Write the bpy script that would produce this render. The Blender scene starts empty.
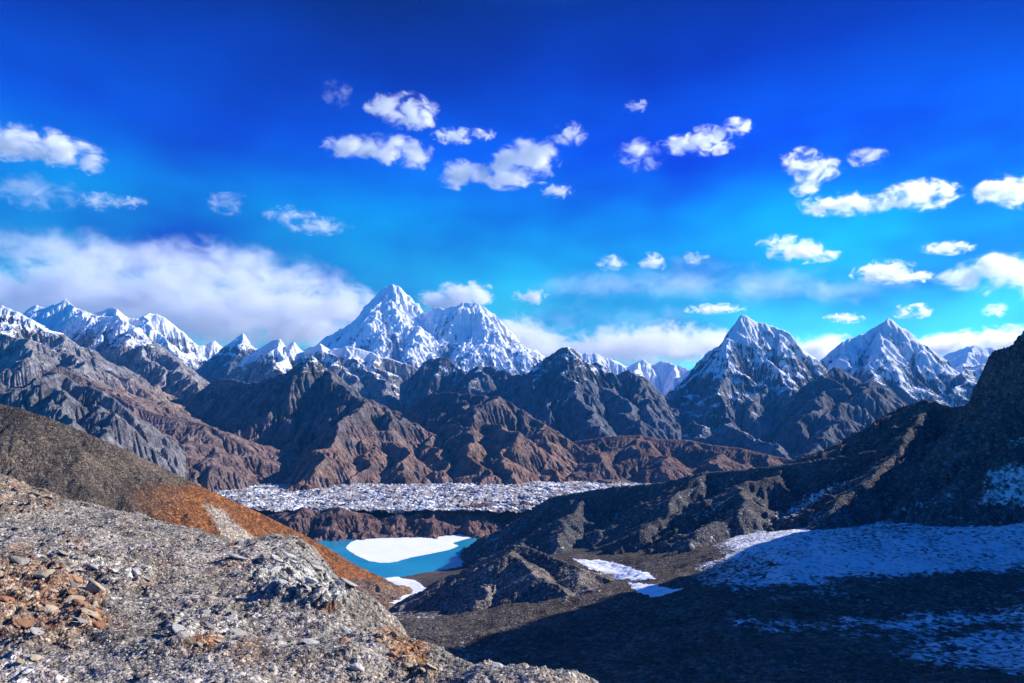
import bpy, bmesh, math, random
import numpy as np
from mathutils import Vector

S = bpy.context.scene
COL = S.collection
F, CX, CY, HOR = 620.0, 512.0, 341.5, 390.0
PITCH = math.atan((HOR - CY) / F)
CP, SP = math.cos(PITCH), math.sin(PITCH)

# ------------------------------------------------------------------ helpers
def P(u, v, Y):
    """world point (camera at the origin, +Y ahead) seen at pixel u, v at the forward distance Y"""
    x, y = (u - CX) / F, (CY - v) / F
    dy, dz = CP - y * SP, SP + y * CP
    return np.array([x * Y / dy, Y, dz * Y / dy])

def PZ(u, v, z):
    p = P(u, v, 1.0)
    return p * (z / p[2])

def sstep(a, b, x):
    t = np.clip((x - a) / (b - a), 0, 1)
    return t * t * (3 - 2 * t)

def h2(ix, iy, seed):
    ix = ix.astype(np.int64); iy = iy.astype(np.int64)
    n = (ix * 374761393 + iy * 668265263 + seed * 2147483 + 1013904223) & 0xFFFFFFFF
    n = ((n ^ (n >> 13)) * 1274126177) & 0xFFFFFFFF
    n = ((n ^ (n >> 16)) * 2246822519) & 0xFFFFFFFF
    return ((n ^ (n >> 15)) & 0xFFFFFF) / float(0x1000000)

def noise(x, y, seed=0):
    ix, iy = np.floor(x), np.floor(y)
    fx, fy = x - ix, y - iy
    ux, uy = fx * fx * fx * (fx * (fx * 6 - 15) + 10), fy * fy * fy * (fy * (fy * 6 - 15) + 10)
    def g(ax, ay):
        t = h2(ix + ax, iy + ay, seed) * 6.2831853
        return np.cos(t) * (fx - ax) + np.sin(t) * (fy - ay)
    a, b, c, d = g(0, 0), g(1, 0), g(0, 1), g(1, 1)
    return ((a + (b - a) * ux) * (1 - uy) + (c + (d - c) * ux) * uy) * 1.5

def fbm(x, y, seed=0, octv=5, gain=.5, ridged=False):
    s, a, t = 0, 1., 0.
    for o in range(octv):
        n = noise(x, y, seed + o * 17)
        if ridged:
            n = 1 - 2 * np.abs(n)
        s = s + a * n; t += a
        a *= gain; x, y = x * 2.03 + 5.3, y * 2.03 - 3.1
    return s / t

def gullies(x, y, gx, gy, cell, octv=5, gain=.52, seed=1, branch=1.5, freq=1.0):
    """stripes of ridges and gullies that follow the fall line; returns height in units of cell"""
    m = np.sqrt(gx * gx + gy * gy) + 1e-6
    dx, dy = -gy / m, gx / m
    tot = np.zeros_like(x); hx = np.zeros_like(x); hy = np.zeros_like(x)
    a, f = 1., 1. / cell
    for o in range(octv):
        px, py = x * f, y * f
        sx, sy = dx - hy * branch, dy + hx * branch
        mm = np.sqrt(sx * sx + sy * sy) + 1e-6
        sx, sy = sx / mm * freq, sy / mm * freq
        ix, iy = np.floor(px), np.floor(py)
        w_t = np.zeros_like(x); v = np.zeros_like(x); vx = np.zeros_like(x); vy = np.zeros_like(x)
        for i in (-1, 0, 1):
            for j in (-1, 0, 1):
                cx, cy = ix + i, iy + j
                ox, oy = px - cx - .15 - .7 * h2(cx, cy, seed + o * 31), py - cy - .15 - .7 * h2(cx, cy, seed + 7 + o * 31)
                w = np.exp(-(ox * ox + oy * oy) * 2.2)
                ph = 6.2831853 * (ox * sx + oy * sy) + 6.28 * h2(cx, cy, seed + 13)* .35
                v += np.cos(ph) * w
                s = -np.sin(ph) * w
                vx += s * sx; vy += s * sy; w_t += w
        v, vx, vy = v / w_t, vx / w_t, vy / w_t
        tot += a * (1 - np.sqrt(np.maximum(0, 1 - np.clip((v + 1) / 2, 0, 1)))*1.6)
        hx += vx * a; hy += vy * a
        a *= gain; f *= 2
    return tot

def tag(o, label, cat, kind=None, group=None):
    o['label'] = label; o['category'] = cat
    if kind: o['kind'] = kind
    if group: o['group'] = group
    return o

def mesh_np(name, V, Q, mat, attrs=None, smooth=True, parent=None, n=4):
    me = bpy.data.meshes.new(name)
    V = np.ascontiguousarray(V, dtype=np.float32); Q = np.ascontiguousarray(Q, dtype=np.int32)
    me.vertices.add(len(V)); me.vertices.foreach_set('co', V.ravel())
    me.loops.add(Q.size); me.loops.foreach_set('vertex_index', Q.ravel())
    me.polygons.add(len(Q))
    me.polygons.foreach_set('loop_start', np.arange(0, Q.size, n, dtype=np.int32))
    me.polygons.foreach_set('loop_total', np.full(len(Q), n, dtype=np.int32))
    me.polygons.foreach_set('use_smooth', np.full(len(Q), smooth, dtype=bool))
    me.update(calc_edges=True)
    for k, a in (attrs or {}).items():
        if a.ndim == 2:
            at = me.attributes.new(k, 'FLOAT_COLOR', 'POINT')
            c = np.ones((len(V), 4), dtype=np.float32); c[:, :3] = a
            at.data.foreach_set('color', c.ravel())
        else:
            at = me.attributes.new(k, 'FLOAT', 'POINT')
            at.data.foreach_set('value', a.astype(np.float32))
    me.materials.append(mat)
    o = bpy.data.objects.new(name, me); COL.objects.link(o)
    if parent: o.parent = parent
    return o

def polar(u0, u1, r0, r1, na, nr, log=True):
    a = np.arctan((np.linspace(u0, u1, na) - CX) / F)
    r = np.geomspace(r0, r1, nr) if log else np.linspace(r0, r1, nr)
    R, A = np.meshgrid(r, a, indexing='ij')             # rows of equal forward distance
    return R * np.tan(A), R, R, A

def grid_quads(nr, na, keep=None):
    i = np.arange(nr * na).reshape(nr, na)
    q = np.stack([i[:-1, :-1], i[:-1, 1:], i[1:, 1:], i[1:, :-1]], -1).reshape(-1, 4)
    if keep is not None:
        k = keep.ravel()
        q = q[k[q].any(1)]
    return q

def compact(V, Q, attrs):
    used = np.zeros(len(V), bool); used[Q.ravel()] = True
    m = np.cumsum(used) - 1
    return V[used], m[Q], {k: a[used] for k, a in attrs.items()}

def grads(H, X, Y):
    """dH/dx, dH/dy on a structured grid"""
    Hi, Hj = np.gradient(H); Xi, Xj = np.gradient(X); Yi, Yj = np.gradient(Y)
    det = Xi * Yj - Xj * Yi
    det = np.where(np.abs(det) < 1e-9, 1e-9, det)
    return (Hi * Yj - Hj * Yi) / det, (Hj * Xi - Hi * Xj) / det

def tps(pts):
    p = np.array(pts, float); n = len(p)
    sc = np.abs(p[:, :2]).max(); xy = p[:, :2] / sc
    def U(r2): return r2 * np.log(r2 + 1e-12)
    d = ((xy[:, None] - xy[None]) ** 2).sum(-1)
    A = np.zeros((n + 3, n + 3)); A[:n, :n] = U(d) + np.eye(n) * 1e-6
    A[:n, n] = 1; A[:n, n + 1:] = xy; A[n:, :n] = A[:n, n:].T
    w = np.linalg.solve(A, np.concatenate([p[:, 2], np.zeros(3)]))
    def f(X, Y):
        x, y = X / sc, Y / sc
        o = w[n] + w[n + 1] * x + w[n + 2] * y
        for k in range(n):
            o = o + w[k] * U((x - xy[k, 0]) ** 2 + (y - xy[k, 1]) ** 2)
        return o
    return f

def in_poly(X, Y, poly):
    c = np.zeros(X.shape, bool); n = len(poly)
    for i in range(n):
        x1, y1 = poly[i][:2]; x2, y2 = poly[(i + 1) % n][:2]
        if y1 == y2: continue
        t = ((y1 > Y) != (y2 > Y)) & (X < (x2 - x1) * (Y - y1) / (y2 - y1) + x1)
        c ^= t
    return c

def poly_sd(X, Y, poly):
    """signed distance to a polygon, positive inside"""
    d = np.full(X.shape, 1e18); n = len(poly)
    for i in range(n):
        a = poly[i]; b = poly[(i + 1) % n]
        ex, ey = b[0] - a[0], b[1] - a[1]
        t = np.clip(((X - a[0]) * ex + (Y - a[1]) * ey) / (ex * ex + ey * ey + 1e-9), 0, 1)
        d = np.minimum(d, (X - a[0] - t * ex) ** 2 + (Y - a[1] - t * ey) ** 2)
    return np.where(in_poly(X, Y, poly), 1, -1) * np.sqrt(d)

def ridge_height(X, Y, ridges, pull=1., jagged=False):
    """highest of the flanks of all ridge lines; each ridge = (slope, [(u, v, Y), ...])"""
    H = np.full(X.shape, -1e9); D = np.full(X.shape, 1e9)
    rg = np.random.default_rng(len(ridges) * 7 + int(ridges[0][1][0][2]))
    for ri, (k, pts) in enumerate(ridges):
        if ri > 0 and pull != 1.:
            pts = [(p[0], p[1], pts[0][2] + (p[2] - pts[0][2]) * pull) for p in pts]
        W = [P(*p) for p in pts]
        if ri == 0 and jagged:                           # broken crest line
            for lev in range(2):
                N = [W[0]]
                for a, b in zip(W[:-1], W[1:]):
                    m_ = (a + b) / 2; m_[2] += rg.normal() * .11 * math.hypot(b[0] - a[0], b[1] - a[1])
                    N += [m_, b]
                W = N
        if ri > 0 and len(W) < 7:                        # spurs wander instead of running straight
            for lev in range(3):
                N = [W[0]]
                for a, b in zip(W[:-1], W[1:]):
                    L = math.hypot(b[0] - a[0], b[1] - a[1])
                    m_ = (a + b) / 2; o_ = rg.normal() * .13
                    m_ = m_ + np.array([-(b[1] - a[1]) * o_, (b[0] - a[0]) * o_, rg.normal() * .035 * L])
                    N += [m_, b]
                W = N
        for a, b in zip(W[:-1], W[1:]):
            ex, ey = b[0] - a[0], b[1] - a[1]
            t = np.clip(((X - a[0]) * ex + (Y - a[1]) * ey) / (ex * ex + ey * ey + 1e-9), 0, 1)
            d = np.sqrt((X - a[0] - t * ex) ** 2 + (Y - a[1] - t * ey) ** 2)
            h = a[2] + (b[2] - a[2]) * t - k * d
            m = h > H
            H = np.where(m, h, H); D = np.where(m, d, D)
    return H, D

def rivers(H, X, Y, floor, k, its, diff=.025, smax=1.5):
    """wear the relief down by running water: every cell drains to its lowest neighbour and streams cut in proportion to the area they drain"""
    nr, na = H.shape; N = nr * na; H = H.copy()
    dx = np.abs(np.gradient(X, axis=1)).mean(); dy = np.abs(np.gradient(Y, axis=0)).mean()
    idx = np.arange(N).reshape(nr, na)
    ux = np.abs(np.gradient(X, axis=1)); uy = np.abs(np.gradient(Y, axis=0)); cellm = (ux.mean() * uy.mean()) ** .5
    area = (ux * uy / cellm ** 2).ravel()
    for it in range(its):
        Hp = np.pad(H, 1, mode='edge')
        best = np.zeros(H.shape); rec = idx.copy(); rd = np.ones(H.shape)
        for di in (-1, 0, 1):
            for dj in (-1, 0, 1):
                if not (di or dj): continue
                d = np.sqrt((di * uy) ** 2 + (dj * ux) ** 2)
                s_ = (H - Hp[1 + di:1 + di + nr, 1 + dj:1 + dj + na]) / d
                ii = np.clip(np.arange(nr)[:, None] + di, 0, nr - 1); jj = np.clip(np.arange(na)[None] + dj, 0, na - 1)
                m = s_ > best
                best = np.where(m, s_, best); rec = np.where(m, ii * na + jj, rec); rd = np.where(m, d, rd)
        rec = np.where(H <= floor, idx, rec).ravel(); rd = rd.ravel() / cellm
        depth = (rec != np.arange(N)).astype(np.int64); p = rec.copy()
        while True:
            dn = depth + depth[p]; pn = p[p]
            if np.array_equal(pn, p): break
            depth, p = dn, pn
        order = np.argsort(depth, kind='stable'); ds = depth[order]
        cuts = np.searchsorted(ds, np.arange(ds[-1] + 2))
        A = area.copy()
        for l in range(ds[-1], 0, -1):
            n_ = order[cuts[l]:cuts[l + 1]]
            np.add.at(A, rec[n_], A[n_])
        h = H.ravel().copy(); f = k * np.sqrt(A) / rd
        for l in range(1, ds[-1] + 1):
            n_ = order[cuts[l]:cuts[l + 1]]
            h[n_] = (h[n_] + f[n_] * h[rec[n_]]) / (1 + f[n_])
        H = h.reshape(nr, na)
        Hp = np.pad(H, 1, mode='edge')
        H = H + diff * (Hp[:-2, 1:-1] + Hp[2:, 1:-1] + Hp[1:-1, :-2] + Hp[1:-1, 2:] - 4 * H)
        for _ in range(2):                               # loose rock slides off slopes steeper than smax
            Hp = np.pad(H, 1, mode='edge')
            for sl, d in ((Hp[:-2, 1:-1], uy), (Hp[2:, 1:-1], uy), (Hp[1:-1, :-2], ux), (Hp[1:-1, 2:], ux)):
                H = H - np.maximum(0, (H - sl) - smax * d) * .2
    return H

def blur(H, n):
    for _ in range(n):
        Hp = np.pad(H, 1, mode='edge')
        H = (Hp[:-2, 1:-1] + Hp[2:, 1:-1] + Hp[1:-1, :-2] + Hp[1:-1, 2:] + H) / 5
    return H

# ------------------------------------------------------------------ materials
class NT:
    def __init__(s, name):
        s.m = bpy.data.materials.new(name); s.m.use_nodes = True
        s.t = s.m.node_tree; s.t.nodes.clear()
        s.out = s.n('ShaderNodeOutputMaterial')
    def n(s, k, **kw):
        o = s.t.nodes.new(k)
        for a, b in kw.items(): setattr(o, a, b)
        return o
    def set(s, sock, v):
        if hasattr(v, 'is_linked') or isinstance(v, bpy.types.NodeSocket): s.t.links.new(v, sock)
        else: sock.default_value = v
    def math(s, op, a, b=None, c=None, clamp=False):
        o = s.n('ShaderNodeMath', operation=op, use_clamp=clamp)
        for i, v in enumerate((a, b, c)):
            if v is not None: s.set(o.inputs[i], v)
        return o.outputs[0]
    def vec(s, op, a, b=None, c=None):
        o = s.n('ShaderNodeVectorMath', operation=op)
        for i, v in enumerate((a, b, c)):
            if v is not None: s.set(o.inputs[i], v)
        return o.outputs['Value' if op in ('LENGTH', 'DISTANCE', 'DOT_PRODUCT') else 'Vector']
    def noise(s, vec, scale, detail=4, rough=.6, dist=0.):
        o = s.n('ShaderNodeTexNoise')
        s.set(o.inputs['Vector'], vec); s.set(o.inputs['Scale'], scale); s.set(o.inputs['Detail'], detail)
        s.set(o.inputs['Roughness'], rough); s.set(o.inputs['Distortion'], dist)
        return o.outputs[0]
    def vor(s, vec, scale, feature='F1', out='Color', rnd=1.):
        o = s.n('ShaderNodeTexVoronoi', feature=feature)
        s.set(o.inputs['Vector'], vec); s.set(o.inputs['Scale'], scale)
        if 'Randomness' in o.inputs: s.set(o.inputs['Randomness'], rnd)
        return o.outputs[out]
    def rng(s, x, a, b, c=0., d=1., smooth=True):
        o = s.n('ShaderNodeMapRange')
        if smooth: o.interpolation_type = 'SMOOTHSTEP'
        for i, v in enumerate((x, a, b, c, d)): s.set(o.inputs[i], v)
        return o.outputs[0]
    def mix(s, f, a, b, blend='MIX'):
        o = s.n('ShaderNodeMix', data_type='RGBA', blend_type=blend)
        s.set(o.inputs['Factor'], f); s.set(o.inputs['A'], a); s.set(o.inputs['B'], b)
        return o.outputs['Result']
    def sep(s, c):
        o = s.n('ShaderNodeSeparateColor'); s.set(o.inputs[0], c); return o.outputs
    def attr(s, name, out='Fac'):
        return s.n('ShaderNodeAttribute', attribute_name=name).outputs[out]
    def surf(s, col, rough=.95, height=None, dist=1., strength=1., spec=.1):
        p = s.n('ShaderNodeBsdfPrincipled')
        s.set(p.inputs['Base Color'], col); s.set(p.inputs['Roughness'], rough)
        p.inputs['Specular IOR Level'].default_value = spec
        if height is not None:
            b = s.n('ShaderNodeBump'); b.inputs['Strength'].default_value = strength; b.inputs['Distance'].default_value = dist
            s.set(b.inputs['Height'], height); s.t.links.new(b.outputs[0], p.inputs['Normal'])
        s.t.links.new(p.outputs[0], s.out.inputs['Surface'])
        return s.m

def mountain_mat(name, px, bump=1.0, contrast=1.0, snowy=.5):
    """rock and snow; px = metres that one pixel of the picture covers out there"""
    s = NT(name)
    pos = s.n('ShaderNodeNewGeometry').outputs['Position']
    v = s.vec('MULTIPLY', pos, (1 / px, 1 / px, 1 / px))
    vs = s.vec('MULTIPLY', v, (1, 1, .45))
    n1 = s.noise(v, .045, 6, .62)
    n2 = s.noise(vs, .22, 5, .7, .4)
    n3 = s.noise(v, .6, 3, .7)
    col = s.attr('col', 'Color')
    k = s.math('MULTIPLY_ADD', s.math('ADD', n2, s.math('MULTIPLY', n1, .6)), 2.2 * contrast, 1 - 1.76 * contrast)
    k = s.math('MAXIMUM', k, .3)
    rock = s.mix(1., col, s.vec('SCALE', (1, 1, 1), None), 'MULTIPLY')
    sc = s.n('ShaderNodeVectorMath', operation='SCALE'); s.set(sc.inputs[0], col); s.set(sc.inputs['Scale'], k)
    rock = sc.outputs[0]
    sn = s.attr('snow')
    f = s.math('ADD', sn, s.math('MULTIPLY', s.math('SUBTRACT', s.math('MULTIPLY_ADD', n3, .5, s.math('MULTIPLY', n2, .5)), .47), 2.1))
    f = s.rng(f, .42, .60)
    c = s.mix(f, rock, (.82, .83, .86, 1))
    hgt = s.math('ADD', s.math('MULTIPLY', n2, 1.), s.math('ADD', s.math('MULTIPLY', n1, 3.), s.math('MULTIPLY', n3, .35)))
    hgt = s.math('MULTIPLY', hgt, s.math('MULTIPLY_ADD', f, -.75, 1.))
    return s.surf(c, .95, hgt, dist=px * 4.0 * bump, strength=.9)

def scree_mat(name, size, size2, bump=1., var=1., far=False):
    """broken stones: cells of random lightness, two sizes; size = metres of one stone"""
    s = NT(name)
    pos = s.n('ShaderNodeNewGeometry').outputs['Position']
    wob = s.n('ShaderNodeTexNoise'); s.set(wob.inputs['Vector'], pos); s.set(wob.inputs['Scale'], .6 / size); s.set(wob.inputs['Detail'], 2)
    pv = s.vec('MULTIPLY_ADD', s.vec('SUBTRACT', wob.outputs['Color'], (.5, .5, .5)), (size * .9, size * .9, size * .9), pos)
    a = s.sep(s.vor(pv, 1 / size)); b = s.sep(s.vor(pv, 1 / size2))
    da = s.vor(pv, 1 / size, out='Distance'); db = s.vor(pv, 1 / size2, out='Distance')
    n1 = s.noise(pos, 1 / (size * 22), 5, .6)
    n2 = s.noise(pos, 1 / (size * 2.5), 4, .7)
    k = s.math('ADD', s.math('MULTIPLY', s.math('POWER', a[0], 3.), 1.5 * var), s.math('MULTIPLY', s.math('POWER', b[0], 2.5), 1.1 * var))
    k = s.math('ADD', k, s.math('MULTIPLY_ADD', n2, .9, -.45))
    k = s.math('ADD', k, s.math('MULTIPLY_ADD', n1, .9, 1 - .45 - .62 * var))
    k = s.math('MAXIMUM', k, .22)
    col = s.attr('col', 'Color')
    warm = s.mix(s.rng(b[1], .7, .95, 0, .5), col, s.mix(1., col, (1.25, .95, .7, 1), 'MULTIPLY'))
    sc = s.n('ShaderNodeVectorMath', operation='SCALE'); s.set(sc.inputs[0], warm); s.set(sc.inputs['Scale'], k)
    sn = s.attr('snow')
    n0 = s.noise(pos, 1 / (size * 70), 4, .6)
    f = s.rng(s.math('ADD', sn, s.math('MULTIPLY_ADD', n2, 1.5, s.math('MULTIPLY_ADD', a[2], .6, s.math('MULTIPLY_ADD', n0, 1.6, -1.85)))), .25, .85)
    c = s.mix(f, sc.outputs[0], (.82, .83, .86, 1))
    hgt = s.math('ADD', s.math('MULTIPLY', s.math('SUBTRACT', a[1], da), size * .7), s.math('MULTIPLY', s.math('SUBTRACT', b[1], db), size2 * .7))
    hgt = s.math('ADD', hgt, s.math('MULTIPLY', n2, size * .8))
    hgt = s.math('MULTIPLY', hgt, s.math('MULTIPLY_ADD', f, -.45, 1.))
    return s.surf(c, .95, hgt, dist=1. * bump, strength=1.)

# ------------------------------------------------------------------ mountains
def lerp3(a, b, t):
    return np.asarray(a)[None] * (1 - t[:, None]) + np.asarray(b)[None] * t[:, None]

def n_(X, Y, cell, seed):
    return .5 + fbm(X / cell / 1.2, Y / cell / 1.2, seed + 71, 3) * 1.2

def mountain(name, label, ridges, u, r, na, nr, floor, rock, rock2, snow, cell=None, amp=.16, jag=.35, seed=1,
             bump=1., contrast=1.6, warp=.34, wear=.055, smax=1.7, strata=.6, pull=1.3, cat='mountain', low=None, gain=.52):
    """ridges traced as (slope, [(u, v, distance)]); snow = (height of snow line, blend band, needed flatness, gully bonus)"""
    Ym = np.mean([p[2] for p in ridges[0][1]]); px = Ym / F
    cell = cell or px * 16
    X, Y, R, A = polar(u[0], u[1], r[0] * (.93 if pull > 1 else 1.), r[1], na, nr)
    Ds = ridge_height(X, Y, ridges[:1])[1]
    fade = sstep(0, cell * 1.6, Ds)
    wx = fbm(X / cell / 1.9, Y / cell / 1.9, seed + 50, 4, .4) * cell * warp * 2.2 * fade
    wy = fbm(X / cell / 1.9, Y / cell / 1.9, seed + 90, 4, .4) * cell * warp * 2.2 * fade
    H0, D = ridge_height(X + wx, Y + wy, ridges, pull, strata > .5)
    D = np.maximum(np.minimum(D + cell * .25, Ds) - px * 2, 0)
    H0 = H0 + fbm(X / cell / 1.3, Y / cell / 1.3, seed + 3, 5, .5) * cell * .22 * sstep(0, cell, Ds) + (h2(np.arange(X.size), np.zeros(X.size), seed).reshape(X.shape) - .5) * px * .3
    H1 = rivers(np.maximum(H0, floor - 5), X, Y, floor, wear, 12, smax=smax)
    keepc = np.exp(-(Ds / (px * 3.5)) ** 2)
    H1 = H1 + (H0 - H1) * keepc
    gx, gy = grads(blur(H1, 2), X, Y)
    gf = gullies(X, Y, gx, gy, cell * .5, 3, .5, seed)
    H = H1 + gf * amp * cell * .18 * sstep(0, cell * .6, Ds)
    H += strata * px * .8 * np.sin((H + (X * .18 + Y * .05) + fbm(X / cell / 2, Y / cell / 2, seed + 70, 3) * cell * .35) / (px * 1.5)) * (.3 + .7 * np.clip(n_(X, Y, cell, seed), 0, 1)) * sstep(0, cell * .5, Ds)
    H += fbm(X / px / 8, Y / px / 8, seed + 3, 5, .62, True) * px * jag * 3.2 * (.5 + .5 * sstep(0, cell, Ds))
    g = np.clip((H - blur(H, 14)) / px / 2.5, -2, 2)
    gx, gy = grads(H, X, Y)
    nz = 1 / np.sqrt(1 + gx * gx + gy * gy)
    n1 = fbm(X / cell / 2.5, Y / cell / 2.5, seed + 200, 4)
    zl, band, flat, gb = snow
    sn = (H - zl) / band + n1 * .9 + (nz - flat) * 3.2 - g * gb
    sn = np.clip(sn * .5 + .5, -.6, 1.6)
    rock, rock2 = np.array(rock) * (.80, .82, .88), np.array(rock2) * (.75, .78, .86)   # blue of the mountain shade put into the rock colour, darkened too
    t = np.clip(.5 + n1 * .9 + fbm(X / cell * 1.5, Y / cell * 1.5, seed + 300, 3) * .5, 0, 1).ravel()
    col = lerp3(rock, rock2, t)
    if low is not None:                                 # vegetation and soil on the lower slopes
        z0, z1, lc = low
        w = (sstep(z1, z0, H + n1 * abs(z1 - z0) * .6) * sstep(.35, .75, nz + n1 * .15)).ravel()
        col = col * (1 - w[:, None]) + np.asarray(lc)[None] * w[:, None]
    V = np.stack([X, Y, H], -1).reshape(-1, 3)
    Q = grid_quads(nr, na, H > floor)
    V, Q, at = compact(V, Q, {'col': col, 'snow': sn.ravel()})
    o = mesh_np(name, V, Q, mountain_mat(name, px, bump, contrast), at)
    return tag(o, label, cat, 'structure')

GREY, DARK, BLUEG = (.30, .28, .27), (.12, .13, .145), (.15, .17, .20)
BROWN, RUST = (.25, .15, .108), (.33, .17, .09)

mountain('mountain', 'highest snow-covered twin massif rising into cloud in the middle of the horizon',
    [(1.05, [(280, 372, 21500), (300, 352, 21500), (318, 346, 21500), (335, 335, 21500), (345, 327, 21500), (362, 321, 21700), (372, 310, 22000), (376, 297, 22000), (386, 287, 22000),
            (393, 284, 22000), (400, 288, 22000), (408, 298, 22000), (418, 310, 21800), (424, 313, 21600), (436, 309, 21200), (456, 307, 21000), (478, 304, 21000), (488, 311, 21000),
            (500, 322, 21000), (512, 336, 21000), (524, 348, 21000), (536, 362, 21000), (560, 392, 21000)]),
     (.68, [(396, 303, 21400), (400, 318, 20800), (404, 345, 19600), (400, 375, 18500)]),
     (.68, [(482, 318, 20700), (492, 332, 20200), (512, 356, 19400), (525, 380, 18800)]),
     (.68, [(441, 322, 20900), (446, 337, 20200), (462, 360, 19300), (470, 385, 18600)]),
     (.68, [(349, 330, 21000), (352, 342, 20400), (342, 360, 19300), (330, 380, 18500)]),
     (.68, [(374, 318, 21300), (372, 334, 20500), (378, 358, 19200)])],
    (262, 570), (14800, 23000), 420, 400, -600, GREY, (.2, .19, .2), (-300, 1500, .64, 1.2), amp=.34, seed=3, jag=1., smax=1.3)

mountain('mountain', 'jagged snowy peaks under the cloud bank at the far left',
    [(1.0, [(-20, 330, 13500), (22, 315, 13500), (30, 308, 13500), (37, 305, 13500), (45, 308, 13500), (52, 305, 13500), (60, 303, 13500), (65, 299, 13500), (70, 304, 13500), (80, 309, 13500), (90, 314, 13500), (100, 311, 13500),
            (110, 308, 13500), (118, 312, 13500), (128, 318, 13500), (140, 320, 13500), (146, 317, 13500), (150, 313, 13500), (158, 315, 13500), (165, 318, 13500), (170, 322, 13500), (178, 329, 13500), (186, 337, 13500),
            (194, 343, 13500), (200, 346, 13500), (206, 345, 13600), (214, 340, 13700), (222, 347, 13800), (235, 365, 13800)]),
     (1.0, [(65, 299, 13500), (72, 325, 12800), (85, 345, 12200)]), (1.0, [(112, 308, 13500), (120, 330, 12800), (135, 350, 12200)]),
     (1.0, [(150, 313, 13500), (165, 335, 12800), (180, 355, 12200), (190, 375, 11700)])],
    (-30, 250), (10500, 14300), 380, 220, -600, GREY, (.2, .19, .19), (420, 700, .62, .8), amp=.24, seed=11, jag=.5)

mountain('mountain', 'small blue pointed peak below the cloud with a snow basin at its foot',
    [(1.0, [(165, 385, 12000), (180, 374, 12000), (200, 369, 12000), (214, 361, 12000), (222, 351, 12000), (232, 342, 12000), (243, 333, 12000), (248, 340, 12000), (256, 350, 12000), (270, 358, 12000), (290, 370, 12000)]),
     (1.0, [(243, 333, 12000), (240, 352, 11500), (236, 372, 11000)])],
    (150, 300), (9300, 12700), 210, 200, -600, BLUEG, DARK, (620, 500, .66, .3), amp=.18, seed=14)

mountain('mountain', 'grey rock wall streaked with snow below the highest massif',
    [(1.1, [(236, 372, 10300), (246, 356, 10300), (256, 350, 10300), (264, 346, 10300), (272, 341, 10300), (280, 339, 10300), (286, 347, 10300), (294, 342, 10300), (300, 350, 10300), (312, 347, 10300), (320, 343, 10300), (330, 350, 10300), (345, 346, 10300),
            (360, 349, 10300), (372, 352, 10300), (386, 358, 10300), (400, 362, 10300), (412, 366, 10300), (425, 372, 10300), (440, 386, 10300)]),
     (1.0, [(275, 340, 10300), (280, 362, 9800), (285, 382, 9300)]), (1.0, [(320, 343, 10300), (335, 365, 9800), (350, 388, 9200)]),
     (1.0, [(345, 346, 10300), (365, 368, 9700), (385, 392, 9100)]), (1.0, [(372, 352, 10300), (395, 375, 9700), (408, 395, 9200)])],
    (225, 450), (7800, 11000), 300, 240, -600, (.34, .31, .29), (.2, .18, .18), (330, 420, .60, .7), amp=.22, seed=21, jag=.45)

mountain('mountain', 'long grey ridge with a snowy crest descending from the left edge',
    [(.62, [(-90, 280, 6600), (-40, 294, 6400), (0, 306, 6300), (10, 309, 6250), (20, 315, 6200), (35, 324, 6100), (55, 335, 6000), (78, 350, 5850), (100, 363, 5700), (125, 378, 5500), (150, 394, 5300), (168, 406, 5200)]),
     (.8, [(85, 312, 8600), (100, 315, 8500), (115, 316, 8400), (128, 322, 8200), (140, 332, 8000), (152, 342, 7800), (165, 352, 7600), (178, 366, 7300), (190, 380, 7000), (203, 393, 6700)]),
     (.7, [(0, 306, 6300), (10, 335, 5700), (30, 358, 5300)]), (.7, [(40, 327, 6100), (60, 352, 5600), (85, 378, 5200)]),
     (.8, [(140, 332, 8000), (150, 360, 7300), (165, 385, 6800)])],
    (-100, 230), (4300, 9200), 460, 420, -600, (.40, .37, .34), (.24, .21, .2), (440, 300, .84, .6), amp=.24, seed=31, cell=180, low=(-120, 200, (.24, .17, .13)))

mountain('mountain', 'dark craggy spur with lit cliffs above brown slopes at the left',
    [(.9, [(-60, 372, 3500), (-20, 380, 3500), (20, 388, 3500), (45, 374, 3500), (56, 371, 3500), (66, 377, 3500), (80, 386, 3450), (100, 391, 3400), (112, 397, 3350), (125, 408, 3300), (138, 424, 3250), (146, 440, 3200), (152, 455, 3150)]),
     (.9, [(60, 372, 3500), (66, 395, 3250), (72, 420, 3050)]), (.9, [(90, 389, 3430), (98, 410, 3220), (105, 432, 3020)])],
    (-70, 190), (2700, 4100), 340, 220, -700, (.27, .25, .24), (.15, .14, .14), (900, 200, .9, 0), amp=.24, seed=37, cell=90)

mountain('mountain', 'smooth brown foothills between the left ridge and the glacier',
    [(.42, [(60, 366, 4700), (85, 378, 4600), (105, 389, 4500), (130, 404, 4400), (160, 415, 4300), (190, 421, 4200), (210, 426, 4100), (232, 438, 4000), (250, 449, 3900), (264, 460, 3800), (278, 474, 3700)]),
     (.45, [(235, 438, 4300), (262, 446, 4200), (285, 452, 4050), (298, 460, 3950)]),
     (.45, [(130, 404, 4400), (150, 430, 3950), (175, 458, 3600), (195, 480, 3400)]), (.45, [(205, 425, 4100), (212, 450, 3750), (225, 475, 3500)])],
    (40, 320), (3100, 5200), 380, 260, -640, (.23, .15, .12), (.30, .21, .165), (900, 300, .9, 0), amp=.13, seed=41, cell=110, jag=.2, strata=.2, pull=1.1)

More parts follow.
